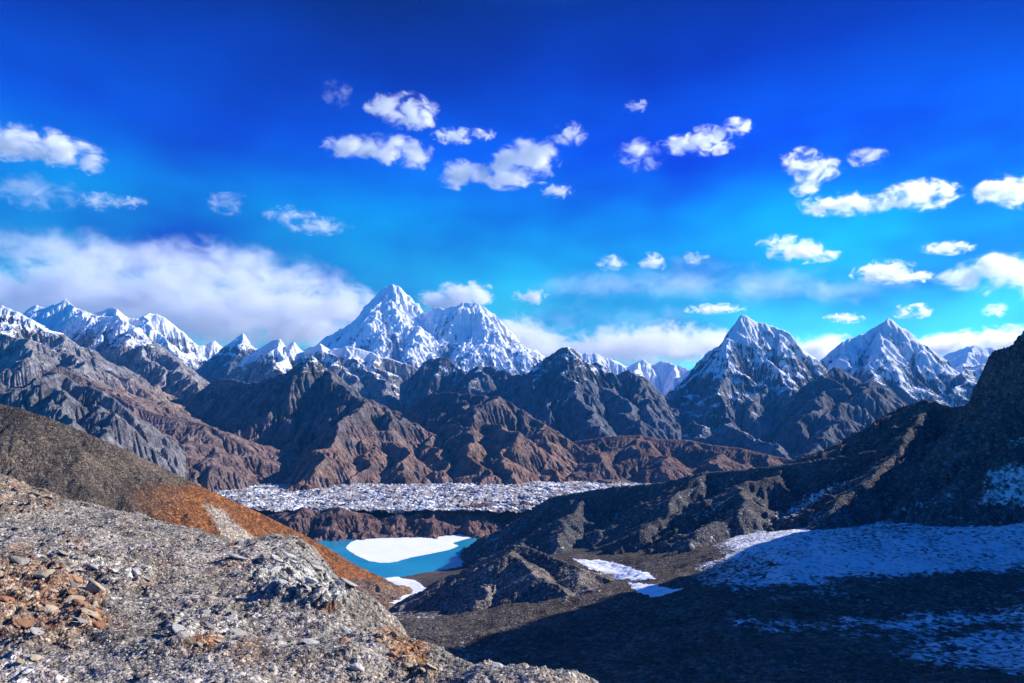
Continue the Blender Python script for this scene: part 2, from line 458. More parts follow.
mountain('mountain', 'dark pointed pyramid peak with a shaded left face and brown gullied right flank',
    [(.85, [(150, 420, 6300), (185, 402, 6200), (205, 388, 6100), (225, 379, 6000), (240, 382, 5900), (250, 384, 5800), (262, 382, 5700), (275, 378, 5600), (285, 374, 5500), (295, 368, 5450), (303, 362, 5400), (309, 357, 5400), (316, 359, 5400), (323, 366, 5400),
             (330, 376, 5400), (340, 385, 5400), (352, 393, 5400), (365, 398, 5400), (380, 404, 5400), (400, 412, 5400), (425, 422, 5400), (450, 436, 5400)]),
     (.8, [(323, 366, 5400), (345, 385, 5100), (364, 402, 4850), (345, 420, 4500), (328, 445, 4150), (312, 466, 3900), (300, 482, 4060)]),
     (.75, [(364, 402, 4850), (400, 418, 4750), (430, 432, 4700), (470, 450, 4600), (510, 468, 4400), (540, 482, 4200)]),
     (.8, [(400, 418, 4750), (398, 445, 4250), (402, 475, 3900)]), (.8, [(432, 433, 4700), (440, 455, 4250), (446, 480, 3950)]),
     (.8, [(378, 408, 4800), (362, 440, 4250), (352, 478, 3850)])],
    (140, 560), (3550, 6500), 560, 420, -590, (.185, .17, .17), (.12, .118, .125), (300, 260, .72, .5), amp=.26, seed=51, cell=125, low=(-470, 20, BROWN), gain=.58)

mountain('mountain', 'rounded brown ridge sloping down to the right above the glacier',
    [(.75, [(415, 402, 5900), (432, 394, 5700), (446, 392, 5500), (462, 395, 5400), (480, 395, 5300), (499, 396, 5200), (510, 402, 5100), (522, 409, 5000), (545, 424, 4850), (575, 444, 4700), (600, 466, 4500), (618, 484, 4350)]),
     (.75, [(499, 396, 5200), (500, 425, 4750), (508, 455, 4300), (515, 480, 3950)]), (.75, [(455, 394, 5450), (458, 425, 4850), (470, 455, 4350), (480, 482, 3950)]),
     (.75, [(545, 424, 4850), (552, 455, 4400), (560, 480, 4100)])],
    (400, 640), (3600, 6200), 380, 340, -590, (.18, .15, .145), (.13, .115, .12), (500, 300, .85, .3), amp=.2, seed=61, cell=115, low=(-480, -40, BROWN), gain=.58)

mountain('mountain', 'row of dark blue rock peaks with a blunt horned summit in the middle',
    [(1.05, [(410, 380, 8600), (424, 362, 8600), (432, 358, 8600), (450, 359, 8600), (458, 368, 8500), (466, 375, 8300), (470, 370, 8000), (478, 366, 8000), (490, 366, 8000), (500, 371, 7900), (512, 375, 7800), (522, 376, 7700), (530, 372, 7600), (540, 362, 7500),
             (552, 354, 7500), (560, 349, 7500), (567, 347, 7500), (574, 350, 7500), (580, 358, 7500), (584, 366, 7500), (590, 365, 7500), (597, 362, 7500), (605, 368, 7500), (612, 375, 7500), (620, 374, 7450), (628, 369, 7400), (634, 374, 7400), (642, 384, 7350), (650, 393, 7300), (662, 408, 7200)]),
     (.85, [(567, 347, 7500), (566, 372, 7150), (576, 396, 6700), (592, 418, 6200), (608, 432, 5800)]),
     (.85, [(598, 362, 7500), (610, 388, 7100), (630, 412, 6600), (640, 428, 6200)]), (.85, [(629, 370, 7400), (640, 395, 7000), (655, 415, 6600)]),
     (.85, [(480, 366, 8000), (486, 392, 7400), (496, 412, 6900)]), (.8, [(540, 362, 7500), (538, 390, 7000), (545, 415, 6500)])],
    (400, 680), (5300, 9200), 380, 340, -590, (.19, .19, .205), (.12, .125, .14), (300, 420, .70, .9), amp=.24, seed=71, cell=170, gain=.58)

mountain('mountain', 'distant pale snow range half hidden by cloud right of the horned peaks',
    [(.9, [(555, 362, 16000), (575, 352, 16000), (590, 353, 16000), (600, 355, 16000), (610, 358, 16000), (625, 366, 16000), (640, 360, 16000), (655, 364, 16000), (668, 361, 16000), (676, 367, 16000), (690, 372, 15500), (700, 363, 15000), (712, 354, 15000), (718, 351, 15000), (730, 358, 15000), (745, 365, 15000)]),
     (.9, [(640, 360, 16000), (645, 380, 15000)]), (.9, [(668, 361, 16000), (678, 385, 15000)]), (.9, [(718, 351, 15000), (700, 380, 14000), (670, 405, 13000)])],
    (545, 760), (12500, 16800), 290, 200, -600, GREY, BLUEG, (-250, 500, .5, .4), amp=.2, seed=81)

mountain('mountain', 'steep rocky peak with a white snow cap and hanging snow couloir right of centre',
    [(1.25, [(630, 440, 7600), (648, 425, 7700), (660, 412, 7800), (672, 398, 7900), (682, 389, 8000), (692, 376, 8000), (700, 371, 8050), (708, 364, 8100), (716, 359, 8150), (722, 352, 8200), (726, 340, 8250), (728, 332, 8300), (735, 324, 8350), (740, 316, 8400), (745, 315, 8400), (752, 319, 8400),
              (760, 322, 8400), (770, 325, 8400), (780, 329, 8350), (790, 333, 8300), (796, 342, 8300), (802, 351, 8300), (812, 357, 8300), (820, 362, 8300), (828, 371, 8300), (840, 390, 8300)]),
     (1.1, [(742, 315, 8400), (732, 340, 8100), (722, 368, 7700), (715, 392, 7300)]),
     (.95, [(694, 375, 8000), (704, 398, 7500), (728, 420, 6900), (755, 440, 6300), (785, 456, 5700)]),
     (1.05, [(780, 329, 8350), (778, 350, 8050), (784, 375, 7650), (800, 400, 7200)]),
     (1.05, [(772, 366, 7800), (762, 388, 7400), (752, 410, 7000)]),
     (.95, [(660, 412, 7800), (672, 428, 7200), (690, 444, 6600)]), (.95, [(700, 372, 8050), (690, 400, 7500), (700, 430, 6800)])],
    (620, 850), (5300, 9100), 340, 380, -600, (.25, .25, .26), (.14, .15, .165), (230, 560, .53, 1.), amp=.24, seed=91, cell=160, gain=.6)

mountain('mountain', 'broad snow-dusted peak with a small sharp rocky tip at the right',
    [(1.0, [(800, 395, 10200), (815, 370, 10200), (830, 352, 10200), (840, 344, 10300), (850, 338, 10400), (860, 334, 10400), (868, 331, 10400), (875, 327, 10400), (882, 323, 10400), (888, 318, 10400), (893, 321, 10400), (900, 328, 10400), (910, 335, 10400), (920, 343, 10300), (930, 352, 10200), (940, 358, 10100),
             (947, 370, 10000), (955, 368, 9900), (970, 366, 9800), (985, 364, 9700), (1000, 370, 9700), (1040, 385, 9700)]),
     (1.0, [(888, 318, 10400), (884, 345, 9900), (875, 375, 9300), (880, 400, 8800)]), (1.0, [(850, 338, 10400), (848, 365, 9800), (855, 395, 9200)]),
     (1.0, [(930, 352, 10200), (925, 380, 9600), (915, 405, 9000)]), (1.0, [(985, 364, 9700), (960, 385, 9200), (935, 405, 8700)])],
    (790, 1060), (7600, 11200), 340, 260, -600, (.20, .21, .235), (.14, .15, .17), (60, 800, .56, .9), amp=.22, seed=101, cell=200, gain=.6)

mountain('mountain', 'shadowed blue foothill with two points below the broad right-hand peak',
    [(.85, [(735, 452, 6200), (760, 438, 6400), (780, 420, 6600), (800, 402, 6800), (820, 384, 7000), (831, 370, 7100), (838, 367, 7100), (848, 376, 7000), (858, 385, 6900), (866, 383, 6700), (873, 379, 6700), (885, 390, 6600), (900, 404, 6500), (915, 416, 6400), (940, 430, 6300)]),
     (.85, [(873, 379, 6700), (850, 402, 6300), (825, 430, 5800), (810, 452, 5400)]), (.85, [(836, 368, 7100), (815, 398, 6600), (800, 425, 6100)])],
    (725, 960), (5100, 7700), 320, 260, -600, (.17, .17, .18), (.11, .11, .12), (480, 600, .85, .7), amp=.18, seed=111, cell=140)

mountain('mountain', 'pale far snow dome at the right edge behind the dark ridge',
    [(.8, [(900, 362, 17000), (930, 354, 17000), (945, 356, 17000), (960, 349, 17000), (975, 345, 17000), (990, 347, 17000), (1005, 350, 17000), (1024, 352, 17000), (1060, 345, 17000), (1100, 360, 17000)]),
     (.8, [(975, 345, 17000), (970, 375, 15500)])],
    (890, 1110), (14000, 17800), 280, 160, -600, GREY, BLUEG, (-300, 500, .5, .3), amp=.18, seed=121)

mountain('mountain', 'low reddish brown spur in front of the steep rocky peak right of centre',
    [(.5, [(540, 452, 4900), (560, 444, 4900), (585, 440, 4850), (615, 436, 4800), (640, 435, 4800), (660, 439, 4750), (690, 440, 4700), (712, 445, 4600), (740, 448, 4500), (770, 455, 4400), (800, 461, 4300), (840, 464, 4300), (880, 470, 4300)]),
     (.5, [(640, 435, 4800), (650, 455, 4400), (665, 475, 4050)]), (.5, [(690, 440, 4700), (715, 460, 4250), (735, 476, 3950)]), (.5, [(740, 448, 4500), (770, 462, 4200), (785, 474, 4000)]),
     (.5, [(600, 438, 4820), (600, 460, 4350), (610, 482, 4000)])],
    (530, 900), (3500, 5400), 440, 260, -590, (.25, .14, .10), (.16, .115, .105), (900, 300, .9, 0), amp=.2, seed=131, cell=120, jag=.25, strata=.3)

mountain('moraine_wall', 'gullied reddish brown moraine bank between the lake and the glacier',
    [(.5, [(230, 510, 2760), (285, 512, 2750), (320, 511, 2750), (360, 513, 2750), (400, 514, 2760), (420, 512, 2780), (438, 507, 2820), (470, 505, 2850), (490, 503, 2880), (510, 504, 2890), (540, 505, 2890), (580, 510, 2890)]),
     (.5, [(440, 507, 2820), (432, 522, 2690)]), (.5, [(490, 503, 2880), (478, 520, 2740), (470, 532, 2640)]), (.5, [(365, 513, 2750), (360, 526, 2660)]), (.5, [(320, 511, 2750), (312, 526, 2660)])],
    (220, 600), (2480, 3060), 520, 260, -625, (.27, .15, .115), (.15, .11, .10), (900, 300, .9, 0), amp=.3, seed=141, cell=42, jag=.3, cat='moraine', warp=.5, pull=1.)

# ------------------------------------------------------------------ valley ground
LAKE_Z = -608.0
LAKE = [(318, 541), (336, 539), (356, 537.5), (390, 537), (430, 535), (462, 533), (486, 530), (508, 527), (500, 540), (492, 551), (478, 559), (462, 566), (430, 572), (404, 576), (384, 578), (340, 578), (300, 560)]
LAKE_W = [PZ(u, v, LAKE_Z) for u, v in LAKE]
gpts = [P(700, 683, 560), P(1000, 683, 520), P(1250, 683, 480), P(500, 650, 800), P(600, 640, 790), P(800, 640, 700), P(1000, 640, 660), P(900, 600, 850), P(1024, 600, 830), P(1200, 600, 800), P(700, 600, 900),
        P(800, 560, 1050), P(1000, 560, 1020), P(900, 530, 1230), P(1024, 512, 1250), P(1150, 480, 1200), P(760, 542, 1250), P(680, 570, 1220), P(620, 578, 1330), P(590, 565, 1480), P(560, 605, 1050), P(480, 612, 1150), P(430, 603, 1500),
        P(415, 588, 1800), P(398, 582, 1930), P(425, 577, 2010), P(470, 590, 1600), P(520, 556, 2050), P(560, 555, 1750), P(640, 552, 1600),
        P(720, 683, 330) + [0, 0, -60], P(400, 683, 400) + [0, 0, -70], P(100, 683, 400) + [0, 0, -40], np.array([0, 250, -215.]), np.array([300, 200, -200.]), np.array([700, 300, -190.]), np.array([-400, 300, -190.]), np.array([-200, -100, -150.]), np.array([300, -100, -150.])]
for u, v in ((384, 579), (404, 577), (430, 573), (462, 567), (480, 560), (500, 551), (512, 540)):
    gpts.append(PZ(u, v, LAKE_Z + 1.5))
for u, v, Yd, dz in ((360, 545, 2500, 0), (420, 545, 2450, 0), (470, 540, 2450, 0), (400, 560, 2250, 0), (430, 562, 2200, 0)):
    q = PZ(u, v, LAKE_Z); gpts.append(q + [0, 0, -9])
for u in (240, 340, 440, 540, 640):
    gpts.append(np.array([*P(u, 520, 2700)[:2], -602.])); gpts.append(np.array([*P(u, 500, 3100)[:2], -575.])); gpts.append(np.array([*P(u, 500, 3800)[:2], -572.]))
for x, y in ((-1800, 2500), (-2500, 4200), (0, 4400), (2500, 4200), (2200, 2600), (-1500, 1200)):
    gpts.append(np.array([x, y, -575.]))
ground_f = tps(gpts)

def ground_h(X, Y):
    R = np.sqrt(X * X + Y * Y)
    w = sstep(3600, 4300, R)
    h = ground_f(np.clip(X, -3500, 3500), np.clip(Y, -500, 4400)) * (1 - w) - 575 * w
    sd = None
    n = fbm(X / 140, Y / 140, 7, 5, .55) * 14 + fbm(X / 26, Y / 26, 8, 4, .6, True) * 2.6
    near = sstep(1900, 1500, R)
    return h + n * (.25 + .75 * near) * sstep(4600, 3800, R)

def floor_h(X, Y):
    """ground and hillock together, as the patches of snow lie on them"""
    return ground_h(X, Y)

def snow_poly(pix, zs):
    return [P(u, v, y) for (u, v), y in zip(pix, zs)]

def ray_ground(u, v, f=None, r0=200., r1=6000.):
    """where the sight line through a pixel first meets the height function f"""
    f = f or ground_h
    t = np.geomspace(r0, r1, 900)
    d = P(u, v, 1.)
    g = f(d[0] * t, d[1] * t) - d[2] * t
    k = np.argmax(g > 0)
    if g[k] <= 0: return d * r1
    return d * t[k]

X, Y, R, A = polar(-260, 1600, 60, 4600, 900, 620)
H = ground_h(X, Y)
c = lerp3((.072, .060, .050), (.118, .10, .086), np.clip(.5 + fbm(X / 90, Y / 90, 61, 4) * 1.2, 0, 1).ravel())
w = sstep(2000, 2400, R).ravel()[:, None]
c = c * (1 - w) + np.array([[.2, .14, .11]]) * w
ICE = [  # outlines of snow and ice cover traced in the picture: (points, strength)
    ([(716, 545), (760, 522), (810, 515), (870, 512), (930, 506), (1000, 498), (1080, 490), (1200, 500), (1200, 590), (1024, 570), (960, 575), (880, 580), (800, 586), (730, 590), (760, 570), (720, 562)], .62),
    ([(690, 562), (740, 558), (800, 560), (840, 575), (760, 592), (690, 590)], .46),
    ([(880, 652), (900, 640), (960, 632), (1040, 622), (1200, 620), (1200, 690), (1040, 683), (960, 672), (900, 664)], .6),
    ([(720, 612), (800, 616), (900, 612), (1024, 604), (1200, 600), (1200, 630), (1000, 628), (860, 640), (740, 634)], .44),
    ([(715, 618), (740, 619), (775, 626), (800, 633), (796, 637), (764, 632), (735, 626)], .9),
]
sn = -.1 + fbm(X / 170, Y / 90, 72, 3) * .35 - .5 * sstep(1350, 1700, R)
for poly, st in ICE:
    W = [ray_ground(u, v, ground_f if False else ground_h) for u, v in poly]
    sd = poly_sd(X, Y, W)
    sn = np.maximum(sn, -.3 + (st + .3) * sstep(-30, 40, sd + fbm(X / 60, Y / 60, 71, 4) * 30))
# meltwater ripples lie as long low waves on the ice
V = np.stack([X, Y, H], -1).reshape(-1, 3)
ground = mesh_np('ground', V, grid_quads(620, 900), scree_mat('scree', 5.5, 2.2, var=.8), {'col': c, 'snow': sn.ravel()})
tag(ground, 'dark stony valley floor with blue shaded ice and scree', 'ground', 'structure')

X, Y, R, A = polar(-700, 1724, 4500, 60000, 120, 40)
pl = mesh_np('ground', np.stack([X, Y, np.full(X.shape, -582.)], -1).reshape(-1, 3), grid_quads(40, 120), scree_mat('far_soil', 60, 25),
             {'col': np.tile(np.array([[.17, .14, .12]]), (X.size, 1)), 'snow': np.full(X.size, -.6)})
tag(pl, 'level valley bottom under the far mountains', 'ground', 'structure')

# ------------------------------------------------------------------ lake, ice, glacier, snow
def sheet(name, poly, z, mat, label, cat, edge, seed, step):
    W = np.array(poly); x0, y0 = W[:, 0].min() - edge * 2, W[:, 1].min() - edge * 2
    x1, y1 = W[:, 0].max() + edge * 2, W[:, 1].max() + edge * 2
    xs = np.arange(x0, x1, step); ys = np.arange(y0, y1, step)
    Yg, Xg = np.meshgrid(ys, xs, indexing='ij')
    sd = poly_sd(Xg, Yg, poly) + fbm(Xg / edge / 3, Yg / edge / 3, seed, 5, .6) * edge
    zz = z(Xg, Yg) if callable(z) else np.full(Xg.shape, z)
    zz = zz + sstep(-step, edge, sd) * (0 if not callable(z) else .8)
    V = np.stack([Xg, Yg, zz], -1).reshape(-1, 3)
    Q = grid_quads(len(ys), len(xs), sd > 0)
    V, Q, _ = compact(V, Q, {})
    return tag(mesh_np(name, V, Q, mat), label, cat, 'structure')

s = NT('lake_water')
pos = s.n('ShaderNodeNewGeometry').outputs['Position']
nz = s.noise(s.vec('MULTIPLY', pos, (.05, .05, .05)), 1., 4, .6)
water = s.surf(s.mix(s.rng(s.noise(pos, .004, 3), .35, .65), (.01, .20, .33, 1), (.015, .27, .40, 1)), .25, nz, .3, .3, spec=.3)
sheet('lake', LAKE_W, LAKE_Z, water, 'turquoise lake partly covered with white ice in the valley', 'lake', 8, 5, 6.)

s = NT('lake_ice')
pos = s.n('ShaderNodeNewGeometry').outputs['Position']
n = s.noise(pos, .012, 6, .65); n2 = s.noise(pos, .1, 4, .6)
ice_m = s.surf(s.mix(s.rng(n, .3, .7), (.78, .79, .81, 1), (.86, .86, .87, 1)), .8, s.math('ADD', n, s.math('MULTIPLY', n2, .2)), 2., .5)
ICEP = [(346, 548), (352, 541.5), (362, 538.5), (400, 538), (440, 535.5), (470, 533.5), (483, 532), (476, 536), (462, 540), (452, 543), (458, 546), (448, 550), (428, 554), (408, 558), (396, 561.5), (384, 563), (370, 561), (356, 555)]
sheet('lake_ice', [PZ(u, v, LAKE_Z + .4) for u, v in ICEP], LAKE_Z + .4, ice_m, 'white sheet of ice floating on the turquoise lake', 'ice sheet', 7, 9, 3.)

s = NT('snow_crust')
pos = s.n('ShaderNodeNewGeometry').outputs['Position']
n = s.noise(pos, .05, 6, .65); d = s.noise(pos, .02, 5, .6)
snow_m = s.surf(s.mix(s.rng(s.math('ADD', d, s.math('MULTIPLY', n, .3)), .72, .86, 0, .6), (.84, .85, .87, 1), (.35, .33, .32, 1)), .85, n, 3., .6)
def on_ground(pix): return [ray_ground(u, v) for u, v in pix]
SNOWS = [([(398, 577), (412, 580), (424, 588), (437, 594), (433, 600), (418, 602), (408, 606), (399, 612), (388, 606), (386, 600), (398, 596), (408, 592), (396, 585), (384, 579)], 'white snow bank by the near shore of the lake'),
         ([(574, 560), (600, 561), (625, 567), (648, 573), (654, 579), (636, 581), (612, 577), (590, 569)], 'white frozen pond behind the rocky hillock'),
         ([(628, 583), (655, 586), (684, 588), (668, 594), (650, 598), (640, 593)], 'patchy snow beside the frozen pond right of the hillock')]
for k, (pix, lab) in enumerate(SNOWS):
    sheet('snow_field', on_ground(pix), lambda a, b: ground_h(a, b) + .5, snow_m, lab, 'snow', 6, 20 + k, 3.)

# glacier: hummocks of pale rubble over ice
X, Y, R, A = polar(180, 720, 2765, 3900, 640, 300)
hum = fbm(X / 75, Y / 50, 81, 5, .62, True); fine = fbm(X / 20, Y / 18, 82, 4, .6, True)
H = -541 + hum * 21 + fine * 7 - sstep(3450, 3800, R) * 40 + fbm(X / 320, Y / 160, 86, 2) * 10
t = np.clip(.5 + hum * .55 + fbm(X / 190, Y / 60, 84, 4) * 1.4, 0, 1).ravel()
c = lerp3((.20, .185, .18), (.64, .57, .55), t)
V = np.stack([X, Y, H], -1).reshape(-1, 3)
gl = mesh_np('glacier', V, grid_quads(300, 640), mountain_mat('glacier', 5.2, 1.4, 1.1), {'col': c, 'snow': np.clip(hum * .5 + .12 + fbm(X / 150, Y / 40, 85, 3) * .7, -.4, 1).ravel()})
tag(gl, 'pale debris-covered glacier crossing the valley behind the lake', 'glacier', 'structure')

# ------------------------------------------------------------------ hills of the middle distance
def hill(name, label, ridges, u, r, na, nr, base, col1, col2, mat, seed, cell, amp, rough, tint=None, snowf=None, log=True):
    X, Y, R, A = polar(u[0], u[1], r[0], r[1], na, nr, log)
    H0, D = ridge_height(X, Y, ridges)
    fade = sstep(0, cell * 1.6, D)
    wx = fbm(X / cell / 1.6, Y / cell / 1.6, seed + 50, 3) * cell * .5 * fade
    wy = fbm(X / cell / 1.6, Y / cell / 1.6, seed + 90, 3) * cell * .5 * fade
    H0, D = ridge_height(X + wx, Y + wy, ridges)
    gx, gy = grads(H0, X, Y)
    g = gullies(X, Y, gx, gy, cell, 5, .55, seed)
    H = H0 + g * amp * cell * (.1 + .9 * sstep(0, cell, D))
    H += fbm(X / rough, Y / rough, seed + 3, 5, .58, True) * rough * .16 + fbm(X / rough / 5, Y / rough / 5, seed + 9, 4, .6) * rough * .06
    n1 = fbm(X / cell / 2, Y / cell / 2, seed + 200, 4)
    c = lerp3(col1, col2, np.clip(.5 + n1 * 1.1, 0, 1).ravel())
    if tint: c = tint(X, Y, H, c, n1)
    sn = np.full(X.shape, -.6) if snowf is None else snowf(X, Y, H, g, n1)
    V = np.stack([X, Y, H], -1).reshape(-1, 3)
    keep = H > base(X, Y) - 6
    V, Q, at = compact(V, grid_quads(nr, na, keep), {'col': c, 'snow': sn.ravel()})
    return tag(mesh_np(name, V, Q, mat, at), label, 'hill', 'structure')

def pix_of(X, Y, Z):
    y = Y * CP + Z * SP; z = -Y * SP + Z * CP
    return CX + F * X / y, CY - F * z / y

# rocky hillock in front of the lake
hill('hill', 'rocky grey hillock with a shaded left side in front of the lake',
    [(.62, [(432, 610, 1400), (450, 598, 1420), (468, 584, 1425), (484, 568, 1430), (501, 551, 1430), (514, 545, 1425), (528, 547, 1410), (550, 556, 1370), (580, 568, 1320), (610, 580, 1270), (645, 592, 1200), (675, 604, 1130)]),
     (.54, [(514, 548, 1425), (525, 565, 1300), (545, 582, 1180), (565, 600, 1060)]), (.62, [(488, 566, 1425), (484, 584, 1310), (476, 602, 1180)]), (.42, [(580, 568, 1320), (600, 590, 1160), (615, 606, 1050)])],
    (380, 700), (900, 1950), 430, 330, ground_h, (.22, .195, .175), (.11, .10, .095), scree_mat('hillock_rock', 4.5, 2.), 151, 60, .09, 16)

# right ridge, all in its own shade
def right_snow(X, Y, H, g, n1):
    u, v = pix_of(X, Y, H)
    s = -.35 - g * .35 + n1 * .35 + sstep(470, 520, v) * .25
    for pl, st in (([(975, 505), (985, 470), (1000, 462), (1040, 462), (1040, 512)], .68), ([(765, 520), (820, 488), (880, 468), (872, 474), (830, 494), (790, 520)], .55), ([(690, 520), (720, 495), (740, 480), (745, 490), (715, 520)], .4), ([(890, 512), (960, 488), (990, 478), (970, 492), (910, 512)], .55), ([(1005, 440), (1040, 430), (1040, 440), (1010, 448)], .7)):
        s = np.maximum(s, -.6 + (st + .6) * sstep(-8, 8, poly_sd(u, v, pl)))
    return s
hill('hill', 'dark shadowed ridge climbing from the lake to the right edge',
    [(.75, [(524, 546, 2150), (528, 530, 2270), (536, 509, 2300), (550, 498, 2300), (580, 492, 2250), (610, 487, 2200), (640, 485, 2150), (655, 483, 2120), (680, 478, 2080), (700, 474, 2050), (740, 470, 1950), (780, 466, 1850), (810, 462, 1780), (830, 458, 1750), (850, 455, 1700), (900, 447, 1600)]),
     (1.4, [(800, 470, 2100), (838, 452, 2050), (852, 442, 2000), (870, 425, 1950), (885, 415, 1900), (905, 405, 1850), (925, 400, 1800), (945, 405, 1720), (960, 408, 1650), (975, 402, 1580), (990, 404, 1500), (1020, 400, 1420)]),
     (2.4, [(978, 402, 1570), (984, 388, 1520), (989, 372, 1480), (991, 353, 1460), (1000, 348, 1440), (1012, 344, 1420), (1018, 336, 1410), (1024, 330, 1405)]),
     (3., [(1024, 330, 1405), (1045, 296, 1430), (1080, 226, 1470), (1140, 164, 1400), (1300, 40, 1250), (1500, -10, 1100), (1750, 70, 850), (2050, 110, 620)]),  # ridge carried on out of view, heights shaped to shade the valley floor
     (3., [(1150, 310, 1850), (1180, 200, 1760), (1230, 140, 1700), (1400, 40, 1600)]),  # second massif, added out of view to extend that shadow
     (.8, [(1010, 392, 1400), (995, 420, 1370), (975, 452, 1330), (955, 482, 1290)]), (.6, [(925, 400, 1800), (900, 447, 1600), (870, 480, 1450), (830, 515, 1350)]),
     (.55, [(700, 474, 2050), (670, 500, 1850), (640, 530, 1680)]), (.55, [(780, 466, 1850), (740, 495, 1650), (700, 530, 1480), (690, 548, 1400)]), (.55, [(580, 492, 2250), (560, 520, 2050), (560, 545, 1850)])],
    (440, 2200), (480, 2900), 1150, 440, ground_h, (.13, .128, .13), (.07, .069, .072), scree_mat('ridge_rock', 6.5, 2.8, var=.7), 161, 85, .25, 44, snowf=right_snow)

# near left hill with an orange grassy end
def left_tint(X, Y, H, c, n1):
    u, v = pix_of(X, Y, H)
    w = (sstep(125, 200, u + n1 * 30) * sstep(478, 492, v + n1 * 4)).ravel()[:, None]
    st = np.clip(.5 + noise(X / 9 + 3, Y / 60 + H / 50, 5) * .8, 0, 1).ravel()
    o = lerp3((.16, .065, .024), (.27, .112, .04), st)
    c = c * (1 - w) + o * w
    g = poly_sd(u, v, [(205, 505), (222, 510), (240, 525), (258, 545), (240, 548), (222, 535)])
    q = sstep(-3, 3, g + n1 * 6).ravel()[:, None]
    return c * (1 - q) + np.array([[.36, .31, .26]]) * q
hill('hill', 'dark scree hill with an orange grassy end sloping down to the lake',
    [(.75, [(-160, 380, 1180), (-60, 396, 1220), (0, 404, 1250), (20, 408, 1260), (50, 418, 1280), (80, 430, 1310), (110, 443, 1350), (150, 461, 1420), (190, 481, 1500), (220, 495, 1560), (260, 513, 1660), (300, 533, 1780), (330, 549, 1870), (352, 563, 1930), (384, 578, 2000)])],
    (-260, 420), (600, 2300), 560, 400, ground_h, (.135, .108, .082), (.066, .056, .047), scree_mat('hill_scree', 3.6, 1.6), 171, 60, .1, 14, tint=left_tint)
hill('hill', 'low rusty brown knoll on the lake shore beside the snow bank',
    [(.4, [(330, 575, 1750), (352, 578, 1700), (372, 580, 1700), (378, 584, 1690), (382, 594, 1640)]), (.4, [(362, 580, 1700), (366, 600, 1500), (368, 625, 1300)])],
    (300, 430), (1150, 1900), 200, 160, ground_h, (.22, .13, .08), (.17, .13, .11), scree_mat('knoll_scree', 4., 2.), 181, 40, .15, 12)

# ------------------------------------------------------------------ foreground slope
fp = [P(*q) for q in ((-120, 683, 40), (0, 683, 40), (150, 683, 38), (300, 683, 37), (450, 683, 37), (0, 640, 48), (150, 640, 47), (300, 650, 44), (400, 660, 43), (480, 651, 45), (520, 656, 43), (560, 669, 40), (600, 683, 37.5),
      (-120, 600, 62), (0, 600, 60), (150, 600, 62), (250, 610, 60), (330, 625, 58), (400, 642, 60), (436, 656, 60), (0, 550, 80), (100, 550, 82), (200, 565, 82), (300, 585, 78), (350, 600, 78), (372, 611, 86), (382, 618, 78), (394, 629, 76), (412, 639, 70),
      (-120, 520, 98), (0, 520, 96), (100, 525, 102), (200, 541, 104), (300, 556, 100), (330, 576, 96), (341, 602, 88), (-120, 470, 120), (-60, 455, 124), (0, 495, 112), (30, 500, 114), (65, 502, 117), (110, 508, 119), (150, 516, 119), (190, 527, 118), (220, 536, 116), (260, 543, 113), (300, 541, 112), (316, 551, 109), (328, 563, 105))]
fp += [np.array([0, 0, -1.7]), np.array([-12, 10, -6.2]), np.array([10, 10, -6.0]), np.array([-30, 0, -8.]), np.array([25, 0, -9.]), np.array([0, -15, 2.])]
for u, v, Yd, dz in ((65, 502, 150, -13), (150, 516, 150, -13), (220, 536, 148, -13), (300, 541, 145, -14), (347, 560, 140, -20), (380, 600, 118, -22), (420, 640, 95, -16), (460, 652, 68, -14), (520, 656, 64, -15), (600, 683, 58, -15), (700, 683, 60, -24), (700, 683, 38, -8), (850, 683, 40, -16), (-120, 470, 170, -16), (0, 495, 160, -16)):
    fp.append(P(u, v, Yd) + [0, 0, dz])
for x, y in ((-160, 260), (-60, 270), (40, 230), (120, 140), (150, 60)):
    fp.append(np.array([x, y, -.42 * math.hypot(x + 40, y - 60) - 62]))
fore_f = tps(fp)
OUT = [  # bedded bedrock showing through the scree: pixel outline, relief in metres, dip, colours
    ([(-30, 575), (10, 560), (60, 565), (105, 590), (112, 612), (70, 640), (40, 645), (0, 640), (-30, 640)], 2.0, (.20, .115, .08), (.34, .27, .2)),
    ([(248, 570), (275, 556), (310, 556), (345, 572), (352, 592), (335, 606), (300, 602), (262, 590)], 2.0, (.30, .29, .27), (.42, .41, .38)),
    ([(40, 535), (90, 540), (160, 560), (150, 585), (100, 580), (50, 560)], 1.3, (.26, .2, .16), (.40, .38, .34)),
    ([(158, 605), (200, 595), (250, 608), (245, 628), (210, 645), (175, 635)], 1.2, (.26, .22, .18), (.42, .40, .37)),
    ([(-30, 478), (0, 476), (40, 480), (64, 490), (62, 504), (-30, 520)], 1.6, (.20, .14, .10), (.30, .25, .2)),
    ([(372, 618), (400, 628), (440, 655), (415, 660), (385, 645)], 1.0, (.24, .13, .07), (.36, .26, .17)),
    ([(-30, 660), (30, 650), (70, 668), (80, 690), (-30, 690)], .8, (.36, .31, .27), (.46, .43, .4)),
]
RUSTS = [((20, 555), 26, .8), ((75, 540), 14, .7), ((60, 590), 34, .6), ((205, 638), 24, .8), ((415, 642), 22, .9), ((330, 605), 14, .7), ((170, 560), 20, .3), ((250, 645), 30, .35), ((10, 600), 20, .9), ((350, 565), 12, .5), ((290, 575), 10, .4), ((110, 620), 26, .4), ((230, 560), 30, .25)]
